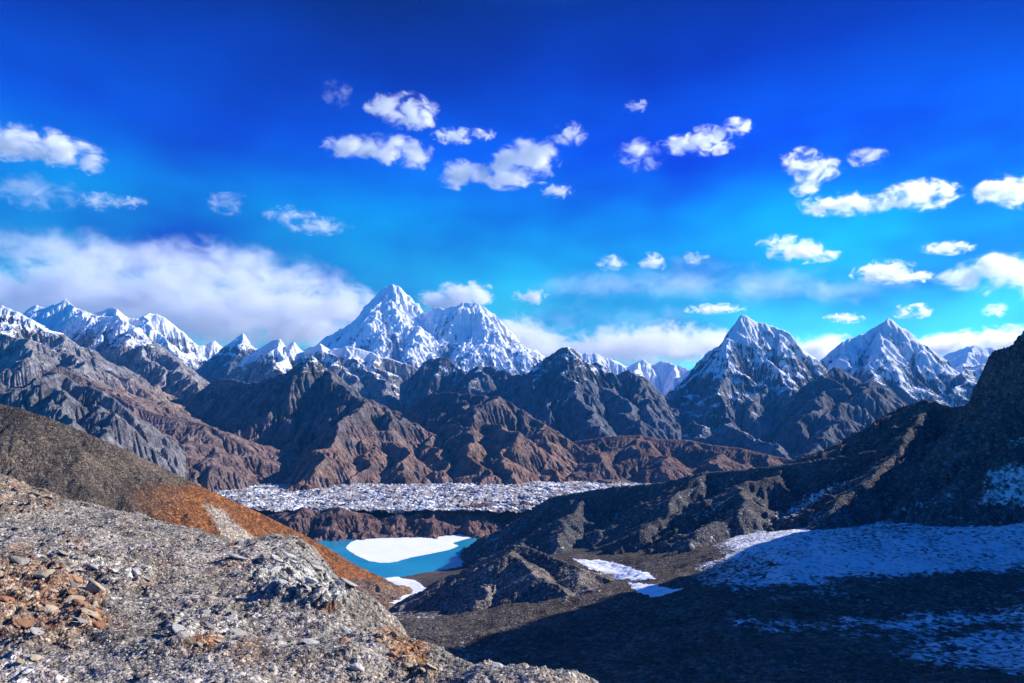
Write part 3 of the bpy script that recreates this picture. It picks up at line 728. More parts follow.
def fore_layers(X, Y):
    H = fore_f(X, Y)
    u, v = pix_of(X, Y, H)
    m_t = np.zeros(X.shape); add = np.zeros(X.shape); c1 = np.zeros(X.shape + (3,)); 
    r = fbm(X / 4., Y / 4., 301, 5, .55)
    for k, (poly, rel, ca, cb) in enumerate(OUT):
        p_ = np.array(poly)
        b = (u > p_[:, 0].min() - 25) & (u < p_[:, 0].max() + 25) & (v > p_[:, 1].min() - 25) & (v < p_[:, 1].max() + 25)
        if not b.any(): continue
        x, y, h_ = X[b], Y[b], H[b]
        m = sstep(-7, 9, poly_sd(u[b], v[b], poly) + r[b] * 14)
        q = h_ * .9 + (x * .42 - y * .1) + fbm(x / 5, y / 5, 310 + k, 4) * 1.4
        ph = q / (.62 + .1 * k) ; fr = ph - np.floor(ph)
        rnd = h2(np.floor(ph), np.floor(ph) * 0 + k, 77)
        step = sstep(.0, .28, fr) - sstep(.72, 1.0, fr) * (.3 + .7 * rnd)
        blk = fbm(x / 1.9, y / 1.3, 320 + k, 3, .5)
        add[b] += m * (rel * .10 + (step - .5) * rel * .42 + np.sign(blk) * np.abs(blk) ** .5 * rel * .16)
        t = np.clip(rnd * .8 + blk * .6 + .1, 0, 1)
        cc = np.asarray(ca) * (1 - t[..., None]) + np.asarray(cb) * t[..., None]
        c1[b] = c1[b] * (1 - m[..., None]) + cc * m[..., None]; m_t[b] = np.maximum(m_t[b], m)
    return H, u, v, m_t, add, c1, r
def fore_h(X, Y):
    H, u, v, m, add, c1, r = fore_layers(X, Y)
    n = r * .6 + fbm(X / .9, Y / .9, 305, 4, .6) * .18 + fbm(X / 13, Y / 13, 306, 3, .5) * 1.5 * sstep(20, 45, Y) + np.abs(fbm(X / 7 + H / 9, Y / 7, 307, 4, .55)) * 1.1 - .75
    return H + n + add
NA, NR = 900, 760
a_in = np.arctan((np.linspace(-220, 780, NA) - CX) / F)
rr = np.concatenate([np.geomspace(3, 30, 60, endpoint=False), np.geomspace(30, 160, NR - 130, endpoint=False), np.geomspace(160, 420, 70)])
R, A = np.meshgrid(rr, a_in, indexing='ij'); X, Y = R * np.sin(A), R * np.cos(A)
H, u, v, m, add, c1, r = fore_layers(X, Y)
n = r * .6 + fbm(X / .9, Y / .9, 305, 4, .6) * .18 + fbm(X / 13, Y / 13, 306, 3, .5) * 1.5 * sstep(20, 45, Y) + np.abs(fbm(X / 7 + H / 9, Y / 7, 307, 4, .55)) * 1.1 - .75
Hf = H + n + add
big = fbm(X / 14, Y / 14, 330, 4)
c = lerp3((.205, .185, .16), (.31, .282, .248), np.clip(.5 + big * 1.2, 0, 1).ravel()).reshape(X.shape + (3,))
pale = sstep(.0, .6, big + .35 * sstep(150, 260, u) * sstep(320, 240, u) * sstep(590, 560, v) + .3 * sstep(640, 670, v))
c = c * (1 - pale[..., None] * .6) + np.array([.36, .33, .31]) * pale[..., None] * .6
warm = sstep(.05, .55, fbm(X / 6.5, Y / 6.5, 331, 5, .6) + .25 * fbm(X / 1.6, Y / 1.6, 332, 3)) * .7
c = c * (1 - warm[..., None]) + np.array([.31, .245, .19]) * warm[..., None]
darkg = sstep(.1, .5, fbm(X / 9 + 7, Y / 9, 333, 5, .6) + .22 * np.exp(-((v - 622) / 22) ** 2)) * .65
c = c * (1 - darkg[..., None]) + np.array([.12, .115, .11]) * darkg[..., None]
och = sstep(.32, .5, fbm(X / 3.2, Y / 3.2 + H / 3, 334, 5, .62)) * .75
c = c * (1 - och[..., None]) + np.array([.27, .155, .075]) * och[..., None]
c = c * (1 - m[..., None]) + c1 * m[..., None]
for (pu, pv), rad, st in RUSTS:
    w = st * sstep(1.15, .2, np.sqrt(((u - pu) / rad) ** 2 + ((v - pv) / rad * 1.7) ** 2) + r * .8 + fbm(X / 1.5, Y / 1.5, 340, 3) * .5)
    c = c * (1 - w[..., None]) + np.array([.27, .125, .055]) * w[..., None]
keep = Hf > -400
V, Q, at = compact(np.stack([X, Y, Hf], -1).reshape(-1, 3), grid_quads(NR, NA, keep), {'col': c.reshape(-1, 3), 'snow': np.full(X.size, -.9)})
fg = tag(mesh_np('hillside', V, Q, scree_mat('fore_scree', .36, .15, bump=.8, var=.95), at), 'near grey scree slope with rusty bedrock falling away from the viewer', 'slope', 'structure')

# ------------------------------------------------------------------ stones
def rock_mesh(seed, flat=1., pts=22):
    rnd = random.Random(seed)
    bm = bmesh.new()
    for _ in range(pts):
        v = Vector((rnd.gauss(0, 1), rnd.gauss(0, 1), rnd.gauss(0, 1))).normalized() * rnd.uniform(.75, 1.)
        bm.verts.new((v.x, v.y * .8, v.z * .62 * flat))
    r = bmesh.ops.convex_hull(bm, input=bm.verts)
    bmesh.ops.delete(bm, geom=[g for g in r['geom_interior'] if isinstance(g, bmesh.types.BMVert)], context='VERTS')
    return bm

def stone_mat(name, c1, c2, size):
    s = NT(name)
    oc = s.n('ShaderNodeTexCoord').outputs['Object']
    pos = s.n('ShaderNodeNewGeometry').outputs['Position']
    n1 = s.noise(pos, 1.4 / size, 5, .65); n2 = s.noise(pos, 7 / size, 4, .7)
    isl = s.n('ShaderNodeNewGeometry').outputs['Random Per Island']
    inf = s.n('ShaderNodeObjectInfo').outputs['Random']
    r = s.math('FRACT', s.math('ADD', isl, inf))
    c = s.mix(s.rng(s.math('ADD', s.math('MULTIPLY', n1, .6), s.math('MULTIPLY', r, .7)), .35, .95), (*c1, 1), (*c2, 1))
    c = s.mix(s.rng(n2, .55, .75, 0, .45), c, (*[x * .55 for x in c1], 1))
    return s.surf(c, .93, s.math('ADD', n1, s.math('MULTIPLY', n2, .4)), size * .25, .7)

M_GREY = stone_mat('stone_grey', (.17, .16, .145), (.38, .36, .335), .5)
M_PALE = stone_mat('stone_pale', (.36, .35, .33), (.56, .54, .51), .6)
M_DARK = stone_mat('stone_dark', (.05, .05, .05), (.12, .115, .11), .5)
M_RUST = stone_mat('stone_rust', (.22, .10, .05), (.36, .2, .12), .5)
M_TAN = stone_mat('stone_tan', (.36, .29, .2), (.5, .42, .31), .7)
MATS = {'grey': M_GREY, 'pale': M_PALE, 'dark': M_DARK, 'rust': M_RUST, 'tan': M_TAN}

ROCKS = []
for k in range(10):
    bm = rock_mesh(400 + k, (1., .7, .5, .85, .6)[k % 5], (14, 18, 22)[k % 3])
    bmesh.ops.triangulate(bm, faces=bm.faces)
    bm.verts.index_update()
    ROCKS.append((np.array([v.co[:] for v in bm.verts]), np.array([[v.index for v in f.verts] for f in bm.faces])))
    bm.free()

def detailed_rock(seed, flat, mat, name='boulder'):
    bm = rock_mesh(seed, flat, 16)
    bmesh.ops.triangulate(bm, faces=bm.faces)
    bmesh.ops.bevel(bm, geom=bm.edges[:], offset=.05, segments=1, affect='EDGES')
    bmesh.ops.triangulate(bm, faces=bm.faces)
    bmesh.ops.subdivide_edges(bm, edges=[e for e in bm.edges if e.calc_length() > .25], cuts=2, use_grid_fill=True)
    rnd = random.Random(seed)
    for v in bm.verts:
        p = v.co
        f = math.sin(p.x * 7 + seed) * math.sin(p.y * 8 + seed * 2) * math.sin(p.z * 9 + 1) * .06 + rnd.uniform(-.02, .02)
        v.co = p * (1 + f)
    me = bpy.data.meshes.new(name); bm.to_mesh(me); bm.free(); me.materials.append(mat)
    return me

TT = np.geomspace(25, 170, 420)
def fore_hit(u, v):
    d = P(u, v, 1.)
    g = fore_f(d[0] * TT, d[1] * TT) - d[2] * TT
    k = int(np.argmax(g > 0))
    if g[k] <= 0: return None, None
    t0 = TT[k]; x, y = d[0] * t0, d[1] * t0
    return np.array([x, y, float(fore_h(np.array([x]), np.array([y]))[0])]), t0

def put_boulder(u, v, wpx, flat, kind, label, seed, group=None, rot=None, tilt=.25):
    p, t = fore_hit(u, v)
    if p is None: return
    rad = wpx * t / F / 2
    o = bpy.data.objects.new('boulder', detailed_rock(seed, flat, MATS[kind])); COL.objects.link(o)
    o.location = (p[0], p[1] + rad * .2, p[2] + rad * .2 * flat); o.scale = (rad, rad, rad)
    rnd = random.Random(seed)
    o.rotation_euler = (rnd.uniform(-tilt, tilt), rnd.uniform(.05, .35) if rot is None else rot, rnd.uniform(-.5, .5))
    return tag(o, label, 'boulder', None, group)

NAMED = [
    (82, 529, 12, .9, 'pale', 'pale upright boulder alone on the upper scree, left of the rust-stained stones'),
    (38, 553, 18, .7, 'pale', 'cracked pale block beside the reddish stain near the left edge'),
    (43, 578, 24, .45, 'tan', 'tan slab with a black overhang beneath it on the left bedrock'),
    (92, 594, 32, .75, 'tan', 'large cream and tan block, biggest of the left outcrop'),
    (72, 602, 28, .5, 'tan', 'greenish tan slab leaning below the big cream block'),
    (24, 563, 18, .7, 'pale', 'white angular block at the left edge above the dark cleft'),
    (236, 558, 22, .4, 'pale', 'flat white slab on the crest of the scree near the orange hill'),
    (205, 607, 16, .8, 'pale', 'white vein of rock in the rusty outcrop at mid slope'),
    (188, 614, 22, .5, 'grey', 'grey tilted slab left of the white vein at mid slope'),
    (310, 592, 16, .8, 'pale', 'white broken corner block at the lower end of the grey ledge'),
    (345, 628, 14, .6, 'pale', 'pale slab low on the right edge of the scree'),
    (312, 638, 24, .45, 'pale', 'pinkish white slab poking from dark gravel below the ledge'),
    (357, 660, 18, .7, 'pale', 'rounded pale boulder near the bottom of the slope'),
    (243, 637, 12, .8, 'dark', 'black stone beside the rusty outcrop in dark gravel'),
    (135, 661, 11, .9, 'dark', 'black cube-like stone low on the left scree'),
    (137, 672, 14, .8, 'dark', 'black hollow stone at the bottom of the left scree'),
    (30, 668, 26, .5, 'pale', 'pinkish cracked slab at the bottom left corner'),
    (345, 641, 18, .6, 'rust', 'rust red block in the orange patch low on the slope'),
    (301, 546, 14, .9, 'dark', 'dark knob of rock on the crest above the lake'),
    (348, 575, 14, 1.2, 'tan', 'tan pillar of rock on the edge above the lake'),
    (340, 590, 16, .9, 'grey', 'grey crag at the cliff edge above the snow bank'),
    (497, 654, 16, .5, 'pale', 'pale flat stone on the nearest mound at the bottom centre'),
    (110, 565, 20, .35, 'pale', 'long pale plate of rock lying on the left slope'),
    (140, 571, 18, .35, 'grey', 'long grey plate of rock right of the long pale plate'),
]
for k, (u, v, w_, fl, kd, lab) in enumerate(NAMED):
    put_boulder(u, v, w_, fl, kd, lab, 900 + k, None)

rnd = random.Random(5)
def rand_pix():
    while True:
        u, v = rnd.uniform(-5, 600), rnd.uniform(495, 683)
        if u < 360 or v > 600 + (u - 360) * .3: return u, v
LAB = {'grey': ('grey angular stone, one of many lying loose on the near scree', 'loose grey stones on the scree'),
       'pale': ('whitish angular stone, one of many standing out on the near scree', 'loose whitish stones on the scree'),
       'dark': ('blackish angular stone, one of many scattered on the near scree', 'loose blackish stones on the scree'),
       'rust': ('rust-brown angular stone, one of several scattered on the near scree', 'loose rust-brown stones on the scree')}
protos = {k: [detailed_rock(1200 + 10 * j + i, (1., .6, .8, .45)[i], MATS[k]) for i in range(4)] for j, k in enumerate(LAB)}
slab_protos = {k: [detailed_rock(1500 + 10 * j + i, (.34, .45, .28)[i], MATS[k], 'flat_rock') for i in range(3)] for j, k in enumerate(MATS)}
n_ok = 0
while n_ok < 190:
    u, v = rand_pix(); p, t = fore_hit(u, v)
    if p is None or t > 160: continue
    kd = rnd.choices(['grey', 'pale', 'dark', 'rust'], [.5, .25, .13, .12])[0]
    o = bpy.data.objects.new('boulder', rnd.choice(protos[kd])); COL.objects.link(o)
    rad = min(rnd.uniform(4.5, 7.5) * rnd.choice((1, 1, 1, 1.4)), 10) * t / F / 2
    o.location = (p[0], p[1], p[2] + rad * .15); o.scale = (rad,) * 3
    o.rotation_euler = (rnd.uniform(-.5, .5), rnd.uniform(-.3, .6), rnd.uniform(0, 6.28))
    tag(o, LAB[kd][0], 'boulder', None, LAB[kd][1]); n_ok += 1

for k, (poly, rel, ca, cb) in enumerate(OUT):
    p_ = np.array(poly); got = 0
    kinds = (['rust', 'grey', 'tan'], ['grey', 'pale'], ['tan', 'pale', 'grey'], ['grey', 'pale', 'rust'], ['rust', 'grey'], ['rust', 'tan'], ['pale', 'tan'])[k]
    words_ = ('rusty layered outcrop at the left edge', 'grey ledge on the crest above the lake', 'tan ledge on the left slope', 'mixed outcrop at mid slope', 'crag at the top left', 'orange patch at the right edge of the scree', 'pinkish outcrop in the bottom left corner')[k]
    for _ in range(400):
        if got >= (26, 22, 14, 12, 8, 8, 6)[k]: break
        u, v = rnd.uniform(p_[:, 0].min(), p_[:, 0].max()), rnd.uniform(p_[:, 1].min(), p_[:, 1].max())
        if u < -4 or v > 686 or not in_poly(np.array([u]), np.array([v]), poly)[0]: continue
        p, t = fore_hit(u, v)
        if p is None: continue
        kd = rnd.choice(kinds)
        o = bpy.data.objects.new('flat_rock', slab_protos[kd][rnd.randrange(3)]); COL.objects.link(o)
        rad = rnd.uniform(9, 27 if k in (0, 1, 3) else 18) * t / F / 2
        o.location = (p[0], p[1], p[2] + rad * .1); o.scale = (rad, rad * rnd.uniform(.7, 1.1), rad * rnd.uniform(.7, 1.2))
        o.rotation_euler = (rnd.uniform(-.25, .05), rnd.uniform(.3, .55), rnd.uniform(-.35, .2))
        tag(o, 'tilted bedrock slab in the ' + words_, 'rock slab', None, 'tilted slabs of the ' + words_); got += 1

def rubble(name, label, pick, count, smin, smax, mat, seed):
    rg = np.random.default_rng(seed)
    XY, H, T = pick(rg, count)
    Vs, Qs, off = [], [], 0
    for i in range(len(XY)):
        V0, F0 = ROCKS[rg.integers(len(ROCKS))]
        s_ = (smin + (smax - smin) * rg.random() ** 3.) * T[i] / F / 2
        a, b = rg.random() * 6.28, rg.normal() * .35
        ca, sa, cb, sb = math.cos(a), math.sin(a), math.cos(b), math.sin(b)
        V = V0 @ np.array([[ca, sa, 0], [-sa, ca, 0], [0, 0, 1]]) @ np.array([[cb, 0, -sb], [0, 1, 0], [sb, 0, cb]])
        Vs.append(V * s_ + [XY[i, 0], XY[i, 1], H[i] + s_ * .1]); Qs.append(F0 + off); off += len(V0)
    o = mesh_np(name, np.concatenate(Vs), np.concatenate(Qs), mat, smooth=False, n=3)
    return tag(o, label, 'rubble', 'stuff')

def pick_fore(rg, count):
    r = np.exp(rg.uniform(math.log(31), math.log(150), count * 2)); a = np.arctan((rg.uniform(-30, 640, count * 2) - CX) / F)
    x, y = r * np.sin(a), r * np.cos(a); h = fore_h(x, y); u, v = pix_of(x, y, h)
    k = (v < 700)
    return np.stack([x, y], -1)[k][:count], h[k][:count], y[k][:count]
rubble('rubble', 'grey broken rubble covering the near slope', pick_fore, 13000, .9, 5., M_GREY, 1)
rubble('rubble', 'tan and ochre rubble scattered over the near slope', pick_fore, 2200, .9, 4.5, M_TAN, 4)
rubble('rubble', 'whitish rubble scattered over the near slope', pick_fore, 3500, .9, 4.5, M_PALE, 2)
rubble('rubble', 'dark rubble scattered over the near slope', pick_fore, 5500, 1., 6., M_DARK, 3)

# ------------------------------------------------------------------ clouds
def cloud(label, puffs, Yd, k=1., detail=3., wisp=1., seed=0, depth=.8, soft=.7, group='small white clouds drifting in the blue sky', g=.2):
    """puffs = [(u, v, half width, half height)] in picture units at distance Yd"""
    m = Yd / F * 1.3
    C = [P(u, v, Yd) for u, v, a, b in puffs]
    cen = np.mean(C, axis=0)
    bm = bmesh.new(); vox = 1e9
    for c_, (u, v, a, b) in zip(C, puffs):
        r = bmesh.ops.create_icosphere(bm, subdivisions=3, radius=1)
        rx, rz = a * m, b * m
        for v_ in r['verts']:
            v_.co = Vector((v_.co.x * rx + c_[0] - cen[0], v_.co.y * (max(rx * depth * .7, rz) if depth > .5 else rz * 3.) + c_[1] - cen[1], v_.co.z * rz + c_[2] - cen[2]))
        vox = min(vox, rz)
    me = bpy.data.meshes.new('cloud'); bm.to_mesh(me); bm.free()
    o = bpy.data.objects.new('cloud', me); COL.objects.link(o)
    if len(puffs) > 1:
        md = o.modifiers.new('union', 'REMESH'); md.mode = 'VOXEL'; md.voxel_size = vox * .22
        dg = bpy.context.evaluated_depsgraph_get()
        me2 = bpy.data.meshes.new_from_object(o.evaluated_get(dg))
        o.modifiers.clear(); o.data = me2; bpy.data.meshes.remove(me); me = me2; me.name = 'cloud'
    o.location = cen
    s = NT('cloud_vapour'); oc = s.n('ShaderNodeTexCoord').outputs['Object']
    val = None
    for c_, (u, v, a, b) in zip(C, puffs):
        rx, rz = a * m, b * m; ry = (max(rx * depth * .7, rz) if depth > .5 else rz * 3.)
        q = s.vec('MULTIPLY', s.vec('SUBTRACT', oc, tuple(c_ - cen)), (1 / rx, 1 / ry, 1 / rz))
        q = s.math('SUBTRACT', 1., s.vec('LENGTH', q))
        val = q if val is None else s.math('SMOOTH_MAX', val, q, .15)
    rz = np.mean([b for *_, b in puffs]) * m
    vv = s.vec('MULTIPLY_ADD', oc, (.7 / rz, .7 / rz, 1. / rz), (seed * 7.3, seed * 3.1, seed * 1.7))
    nz = s.noise(vv, detail * .5, 7, .68, .5)
    e = s.math('MULTIPLY_ADD', s.math('SUBTRACT', nz, .52), 3.6 * wisp, val)
    dn = s.rng(e, .22, .22 + soft * 1.2, 0., 3.2 * k / rz)
    dn = s.math('MULTIPLY', dn, s.rng(val, 0., .12))
    sc = s.n('ShaderNodeVolumeScatter'); sc.inputs['Color'].default_value = (1, 1, 1, 1); sc.inputs['Anisotropy'].default_value = .55 if cen[0] > 1500 else 0.
    s.set(sc.inputs['Density'], dn); s.t.links.new(sc.outputs[0], s.out.inputs['Volume'])
    s.m.cycles.volume_step_rate = .5
    me.materials.clear(); me.materials.append(s.m)
    return tag(o, label, 'cloud', None, group)

HI = 15000
CL = [
 ('lens-shaped white cloud with a ragged base at the upper left edge', [(20, 143, 45, 16), (60, 150, 36, 15), (85, 162, 20, 12)], 1., 1.),
 ('round-topped white cloud, uppermost of the group left of the sky centre', [(385, 106, 20, 12), (410, 112, 26, 17), (428, 122, 12, 9)], 1., 1.),
 ('long flat white cloud under the uppermost round-topped one', [(350, 147, 28, 11), (385, 150, 36, 14), (412, 154, 20, 16)], 1., .9),
 ('biggest white cumulus in the middle of the sky with a tall right lobe', [(465, 175, 32, 13), (505, 172, 36, 15), (530, 160, 28, 22), (545, 152, 14, 14)], 1.1, 1.),
 ('thin wispy streak between the round-topped cloud and the big cumulus', [(455, 136, 22, 7), (482, 134, 14, 6)], .5, 1.4),
 ('small puff right above the big cumulus in the middle', [(570, 134, 18, 11)], .6, 1.2),
 ('faint blue wisp, leftmost of the clouds near the top of the sky centre', [(340, 94, 16, 14)], .1, 1.5),
 ('ragged wispy cloud with a bright right end at the upper right of centre', [(690, 145, 30, 9), (712, 140, 26, 13), (738, 126, 14, 9)], .6, 1.5),
 ('small torn wisp below the ragged cloud right of centre', [(640, 155, 22, 15)], .4, 1.5),
 ('tiny faint fleck high right of the sky centre', [(636, 106, 13, 6)], .3, 1.2),
 ('curling wispy cloud above a flat white one at the right', [(800, 162, 20, 13), (818, 170, 22, 13), (805, 188, 14, 9)], .5, 1.5),
 ('flat white cloud beneath the curling wisp at the right', [(825, 206, 28, 9), (852, 204, 30, 11)], .9, 1.),
 ('two-tiered white cloud between the flat cloud and the right edge', [(895, 203, 26, 9), (922, 195, 34, 14), (940, 190, 18, 10)], .8, 1.2),
 ('white cloud cut by the upper right edge', [(995, 190, 26, 14), (1020, 193, 26, 15)], .9, 1.),
 ('faint torn wisp right of the curling cloud', [(868, 157, 18, 10)], .25, 1.5),
 ('low white cloud shaped like a boat above the steep right peaks', [(782, 245, 22, 10), (798, 251, 28, 11), (822, 255, 18, 7)], .8, 1.1),
 ('small flat-based cloud left of the big one at the right edge', [(885, 272, 30, 11), (905, 277, 26, 6)], .8, 1.1),
 ('large white cumulus at the right edge above the mountains', [(970, 282, 30, 14), (998, 272, 34, 21), (1022, 276, 20, 22)], 1.1, .9),
 ('single small oval cloud right of the highest massif', [(532, 297, 18, 8)], .9, .8),
 ('pair of tiny cloud tufts above the broad right peak', [(908, 312, 15, 7), (922, 311, 14, 7)], .6, 1.2),
 ('tiny oval cloud low near the right edge', [(995, 310, 12, 8)], .9, .8),
 ('thin white streak with a blue veil left of the sky centre', [(290, 215, 24, 8), (318, 226, 30, 8)], .18, 1.4),
 ('faint blue-white puff above the left cloud bank', [(228, 203, 17, 13)], .22, 1.5),
 ('small faint pair of wisps above the left cloud bank', [(98, 201, 18, 9), (126, 203, 20, 6)], .22, 1.4),
 ('faint bluish haze cloud under the lens-shaped cloud at the left', [(35, 192, 40, 17), (62, 198, 24, 12)], .1, 1.4),
 ('small white tuft rising from the veil right of centre', [(652, 262, 14, 9)], .7, 1.2),
 ('pale tuft at the left end of the veil right of centre', [(612, 263, 15, 8)], .5, 1.2),
 ('faint tuft at the right end of the veil right of centre', [(696, 258, 14, 7)], .25, 1.3),
 ('thin streak of cloud left of the steep snow-capped peak', [(715, 309, 28, 5)], .5, 1.2),
 ('thin streak of cloud between the two right-hand peaks', [(845, 318, 18, 5)], .5, 1.2),
 ('short white fragment under the right end of the big cumulus', [(558, 191, 16, 7)], .6, 1.3),
 ('thin pale wisp above the large right-edge cumulus', [(948, 248, 24, 6)], .3, 1.4),
]
for i, (lab, pf, k, wv) in enumerate(CL):
    cloud(lab, pf, HI, k, 2.6, wv, i + 1)
BANK = 'cloud banks behind the mountains'
cloud('soft upper layer of the cloud bank at the left', [(30, 248, 60, 20), (100, 258, 80, 22), (180, 266, 80, 26), (250, 274, 70, 26), (300, 282, 50, 18)], 27500, .3, 2.6, .8, 51, .3, .9, BANK)
cloud('bright thick cloud bank resting on the left mountains', [(10, 300, 60, 28), (80, 298, 70, 32), (150, 305, 80, 36), (220, 312, 70, 40), (290, 318, 70, 36), (345, 308, 44, 22), (370, 304, 22, 14)], 27000, .75, 3.2, 1., 52, .2, .6, BANK)
cloud('white cloud cap sitting on the right shoulder of the highest massif', [(438, 302, 20, 11), (460, 296, 24, 12), (478, 295, 16, 11)], 26500, .8, 2.8, .95, 53, .2, .6, BANK)
cloud('white cumulus bank on the slope right of the highest massif', [(505, 330, 18, 14), (522, 338, 30, 22), (540, 350, 30, 24), (500, 350, 30, 20)], 27000, .8, 2.8, .95, 54, .2, .6, BANK)
cloud('wide white cloud bank between the horned peaks and the snow-capped peak', [(575, 352, 40, 16), (615, 348, 44, 20), (655, 346, 40, 22), (685, 346, 36, 20), (715, 348, 26, 18)], 27000, .8, 2.8, .95, 55, .2, .6, BANK)
cloud('small white cloud in the saddle between the two right-hand peaks', [(812, 350, 20, 15), (832, 350, 22, 16)], 27000, .8, 2.8, .95, 56, .2, .6, BANK)
cloud('low white cloud bank behind the far snow dome at the right', [(925, 348, 40, 12), (960, 344, 44, 12), (1000, 340, 40, 13), (1030, 338, 30, 14)], 27500, .8, 2.8, .95, 57, .2, .6, BANK)
cloud('thin pale veil of cloud stretched above the right-hand peaks', [(600, 285, 70, 18), (680, 282, 90, 20), (760, 286, 80, 18), (840, 290, 70, 14)], 27500, .09, 2., .9, 58, .5, 1., BANK)
cloud('thin pale veil low over the middle mountains', [(560, 318, 60, 14), (640, 320, 70, 14)], 27500, .05, 2., .9, 59, .5, 1., BANK)

# ------------------------------------------------------------------ haze
bm = bmesh.new(); bmesh.ops.create_cube(bm, size=1)
x0, x1, y0, y1, z0, z1 = -27000, 27000, -1200, 24500, -720, 4300
for v_ in bm.verts: v_.co = Vector((x0 if v_.co.x < 0 else x1, y0 if v_.co.y < 0 else y1, z0 if v_.co.z < 0 else z1))
me = bpy.data.meshes.new('haze'); bm.to_mesh(me); bm.free()
hz = bpy.data.objects.new('haze', me); COL.objects.link(hz)
s = NT('haze'); pv = s.n('ShaderNodeVolumePrincipled')
pv.inputs['Color'].default_value = (.05, .36, 1., 1); pv.inputs['Density'].default_value = 1.5e-5
s.t.links.new(pv.outputs[0], s.out.inputs['Volume']); me.materials.append(s.m)
tag(hz, 'thin blue air between the near slopes and the far mountains', 'haze', 'stuff')

# ------------------------------------------------------------------ light
SUN_AZ, SUN_EL = math.radians(69), math.radians(27)
w = bpy.data.worlds.new('World'); S.world = w; w.use_nodes = True
t = w.node_tree; bg = t.nodes['Background']; bg.inputs[1].default_value = .1
sky = t.nodes.new('ShaderNodeTexSky'); sky.sky_type = 'NISHITA'; sky.sun_disc = False
sky.sun_elevation = SUN_EL; sky.sun_rotation = SUN_AZ; sky.altitude = 5300; sky.air_density = 1.; sky.dust_density = .2; sky.ozone_density = 4.
tcw = t.nodes.new('ShaderNodeTexCoord')
sx = t.nodes.new('ShaderNodeSeparateXYZ'); t.links.new(tcw.outputs['Generated'], sx.inputs[0])
rp = t.nodes.new('ShaderNodeValToRGB'); t.links.new(sx.outputs['Z'], rp.inputs[0])       # deep, saturated high-altitude blue over the visible sky
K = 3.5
stops = [(0., (.30, 1.15, 1.0)), (.09, (.26, 1.2, 1.05)), (.14, (.17, 1.22, 1.15)), (.2, (.06, 1.25, 1.5)), (.26, (.01, 1.1, 1.9)), (.365, (0, .46, 2.6)), (.463, (0, .13, 1.65)), (.54, (0, .06, 1.0)), (.66, (.14, 1.35, 3.2)), (1., (.2, 1.7, 3.4))]  # topmost stops, out of view, brightened as extra fill for shaded ground
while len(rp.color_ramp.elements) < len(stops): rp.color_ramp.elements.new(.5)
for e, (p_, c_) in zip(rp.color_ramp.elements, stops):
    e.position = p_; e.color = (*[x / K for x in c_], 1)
mp = t.nodes.new('ShaderNodeMapping'); mp.inputs['Scale'].default_value = (1, 1, 2.2); t.links.new(tcw.outputs['Generated'], mp.inputs[0])
vn = t.nodes.new('ShaderNodeTexNoise'); vn.inputs['Scale'].default_value = 3.6; vn.inputs['Detail'].default_value = 3; vn.inputs['Roughness'].default_value = .5; t.links.new(mp.outputs[0], vn.inputs['Vector'])
vr = t.nodes.new('ShaderNodeMapRange'); t.links.new(vn.outputs[0], vr.inputs[0])
for k_, v_ in enumerate((.3, .7, .22, 1.8)): vr.inputs[k_ + 1].default_value = v_
vb = t.nodes.new('ShaderNodeMapRange'); t.links.new(vn.outputs[0], vb.inputs[0])
for k_, v_ in enumerate((.3, .7, .74, 1.18)): vb.inputs[k_ + 1].default_value = v_
cb = t.nodes.new('ShaderNodeCombineColor'); t.links.new(vr.outputs[0], cb.inputs[0]); t.links.new(vr.outputs[0], cb.inputs[1]); t.links.new(vb.outputs[0], cb.inputs[2])
def mul(a, b):
    m_ = t.nodes.new('ShaderNodeMix'); m_.data_type = 'RGBA'; m_.blend_type = 'MULTIPLY'; m_.inputs['Factor'].default_value = 1.
    t.links.new(a, m_.inputs['A']); t.links.new(b, m_.inputs['B']); return m_.outputs['Result']
sc_ = t.nodes.new('ShaderNodeVectorMath'); sc_.operation = 'SCALE'; sc_.inputs['Scale'].default_value = K * .64
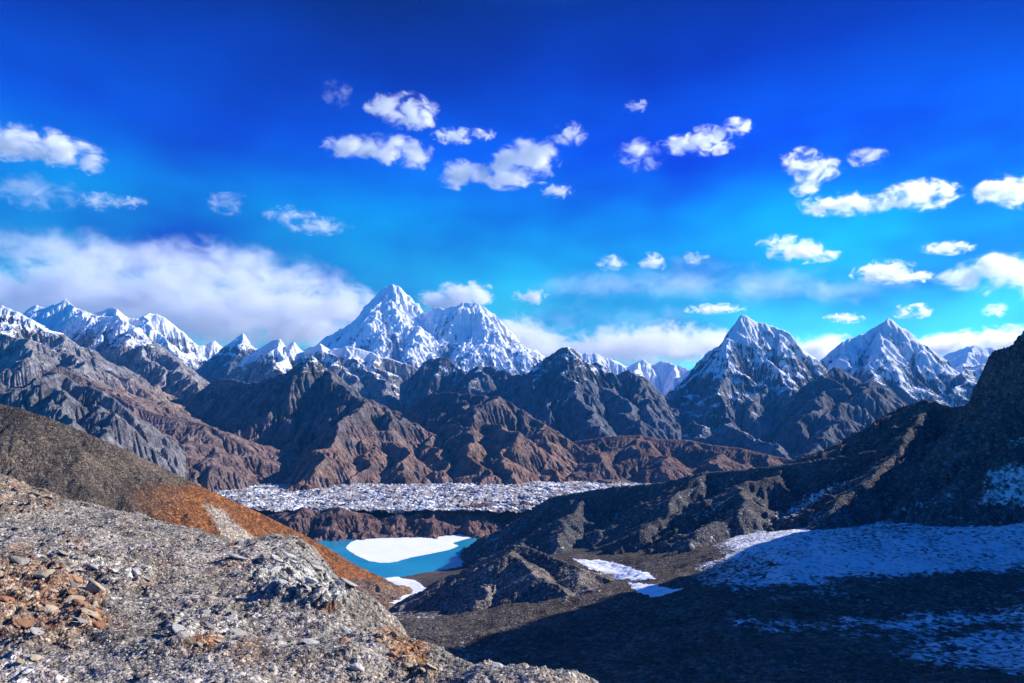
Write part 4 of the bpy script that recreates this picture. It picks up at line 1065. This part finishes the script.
t.links.new(mul(mul(sky.outputs[0], rp.outputs[0]), cb.outputs[0]), sc_.inputs[0])
dk = t.nodes.new('ShaderNodeMapRange'); dk.interpolation_type = 'SMOOTHSTEP'; t.links.new(sx.outputs['X'], dk.inputs[0])
for k_, v_ in enumerate((.25, .75, 0., 1.)): dk.inputs[k_ + 1].default_value = v_
dz_ = t.nodes.new('ShaderNodeMapRange'); dz_.interpolation_type = 'SMOOTHSTEP'; t.links.new(sx.outputs['Z'], dz_.inputs[0])
for k_, v_ in enumerate((.2, .5, 0., .62)): dz_.inputs[k_ + 1].default_value = v_
dm = t.nodes.new('ShaderNodeMath'); dm.operation = 'MULTIPLY'; t.links.new(dk.outputs[0], dm.inputs[0]); t.links.new(dz_.outputs[0], dm.inputs[1])
df = t.nodes.new('ShaderNodeMath'); df.operation = 'SUBTRACT'; df.inputs[0].default_value = 1.; t.links.new(dm.outputs[0], df.inputs[1])
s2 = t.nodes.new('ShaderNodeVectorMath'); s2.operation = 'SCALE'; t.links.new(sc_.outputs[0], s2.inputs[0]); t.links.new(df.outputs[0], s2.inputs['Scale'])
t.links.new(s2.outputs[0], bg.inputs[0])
sl = bpy.data.lights.new('sun', 'SUN'); sl.energy = 5.0; sl.angle = math.radians(.5); sl.color = (1., .95, .88)
so = bpy.data.objects.new('sun', sl); COL.objects.link(so)
so.rotation_euler = Vector((math.sin(SUN_AZ) * math.cos(SUN_EL), math.cos(SUN_AZ) * math.cos(SUN_EL), math.sin(SUN_EL))).to_track_quat('Z', 'Y').to_euler()

cam = bpy.data.cameras.new('camera'); cam.sensor_width = 36; cam.lens = F * 36 / 1024; cam.clip_start = .1; cam.clip_end = 200000
co = bpy.data.objects.new('camera', cam); COL.objects.link(co); co.rotation_euler = (math.pi / 2 + PITCH, 0, 0); S.camera = co
S.view_settings.view_transform = 'Standard'; S.view_settings.look = 'None'; S.view_settings.exposure = .9; S.view_settings.gamma = 1
S.cycles.volume_bounces = 160; S.cycles.max_bounces = 160; S.cycles.diffuse_bounces = 3
S.cycles.use_denoising = True
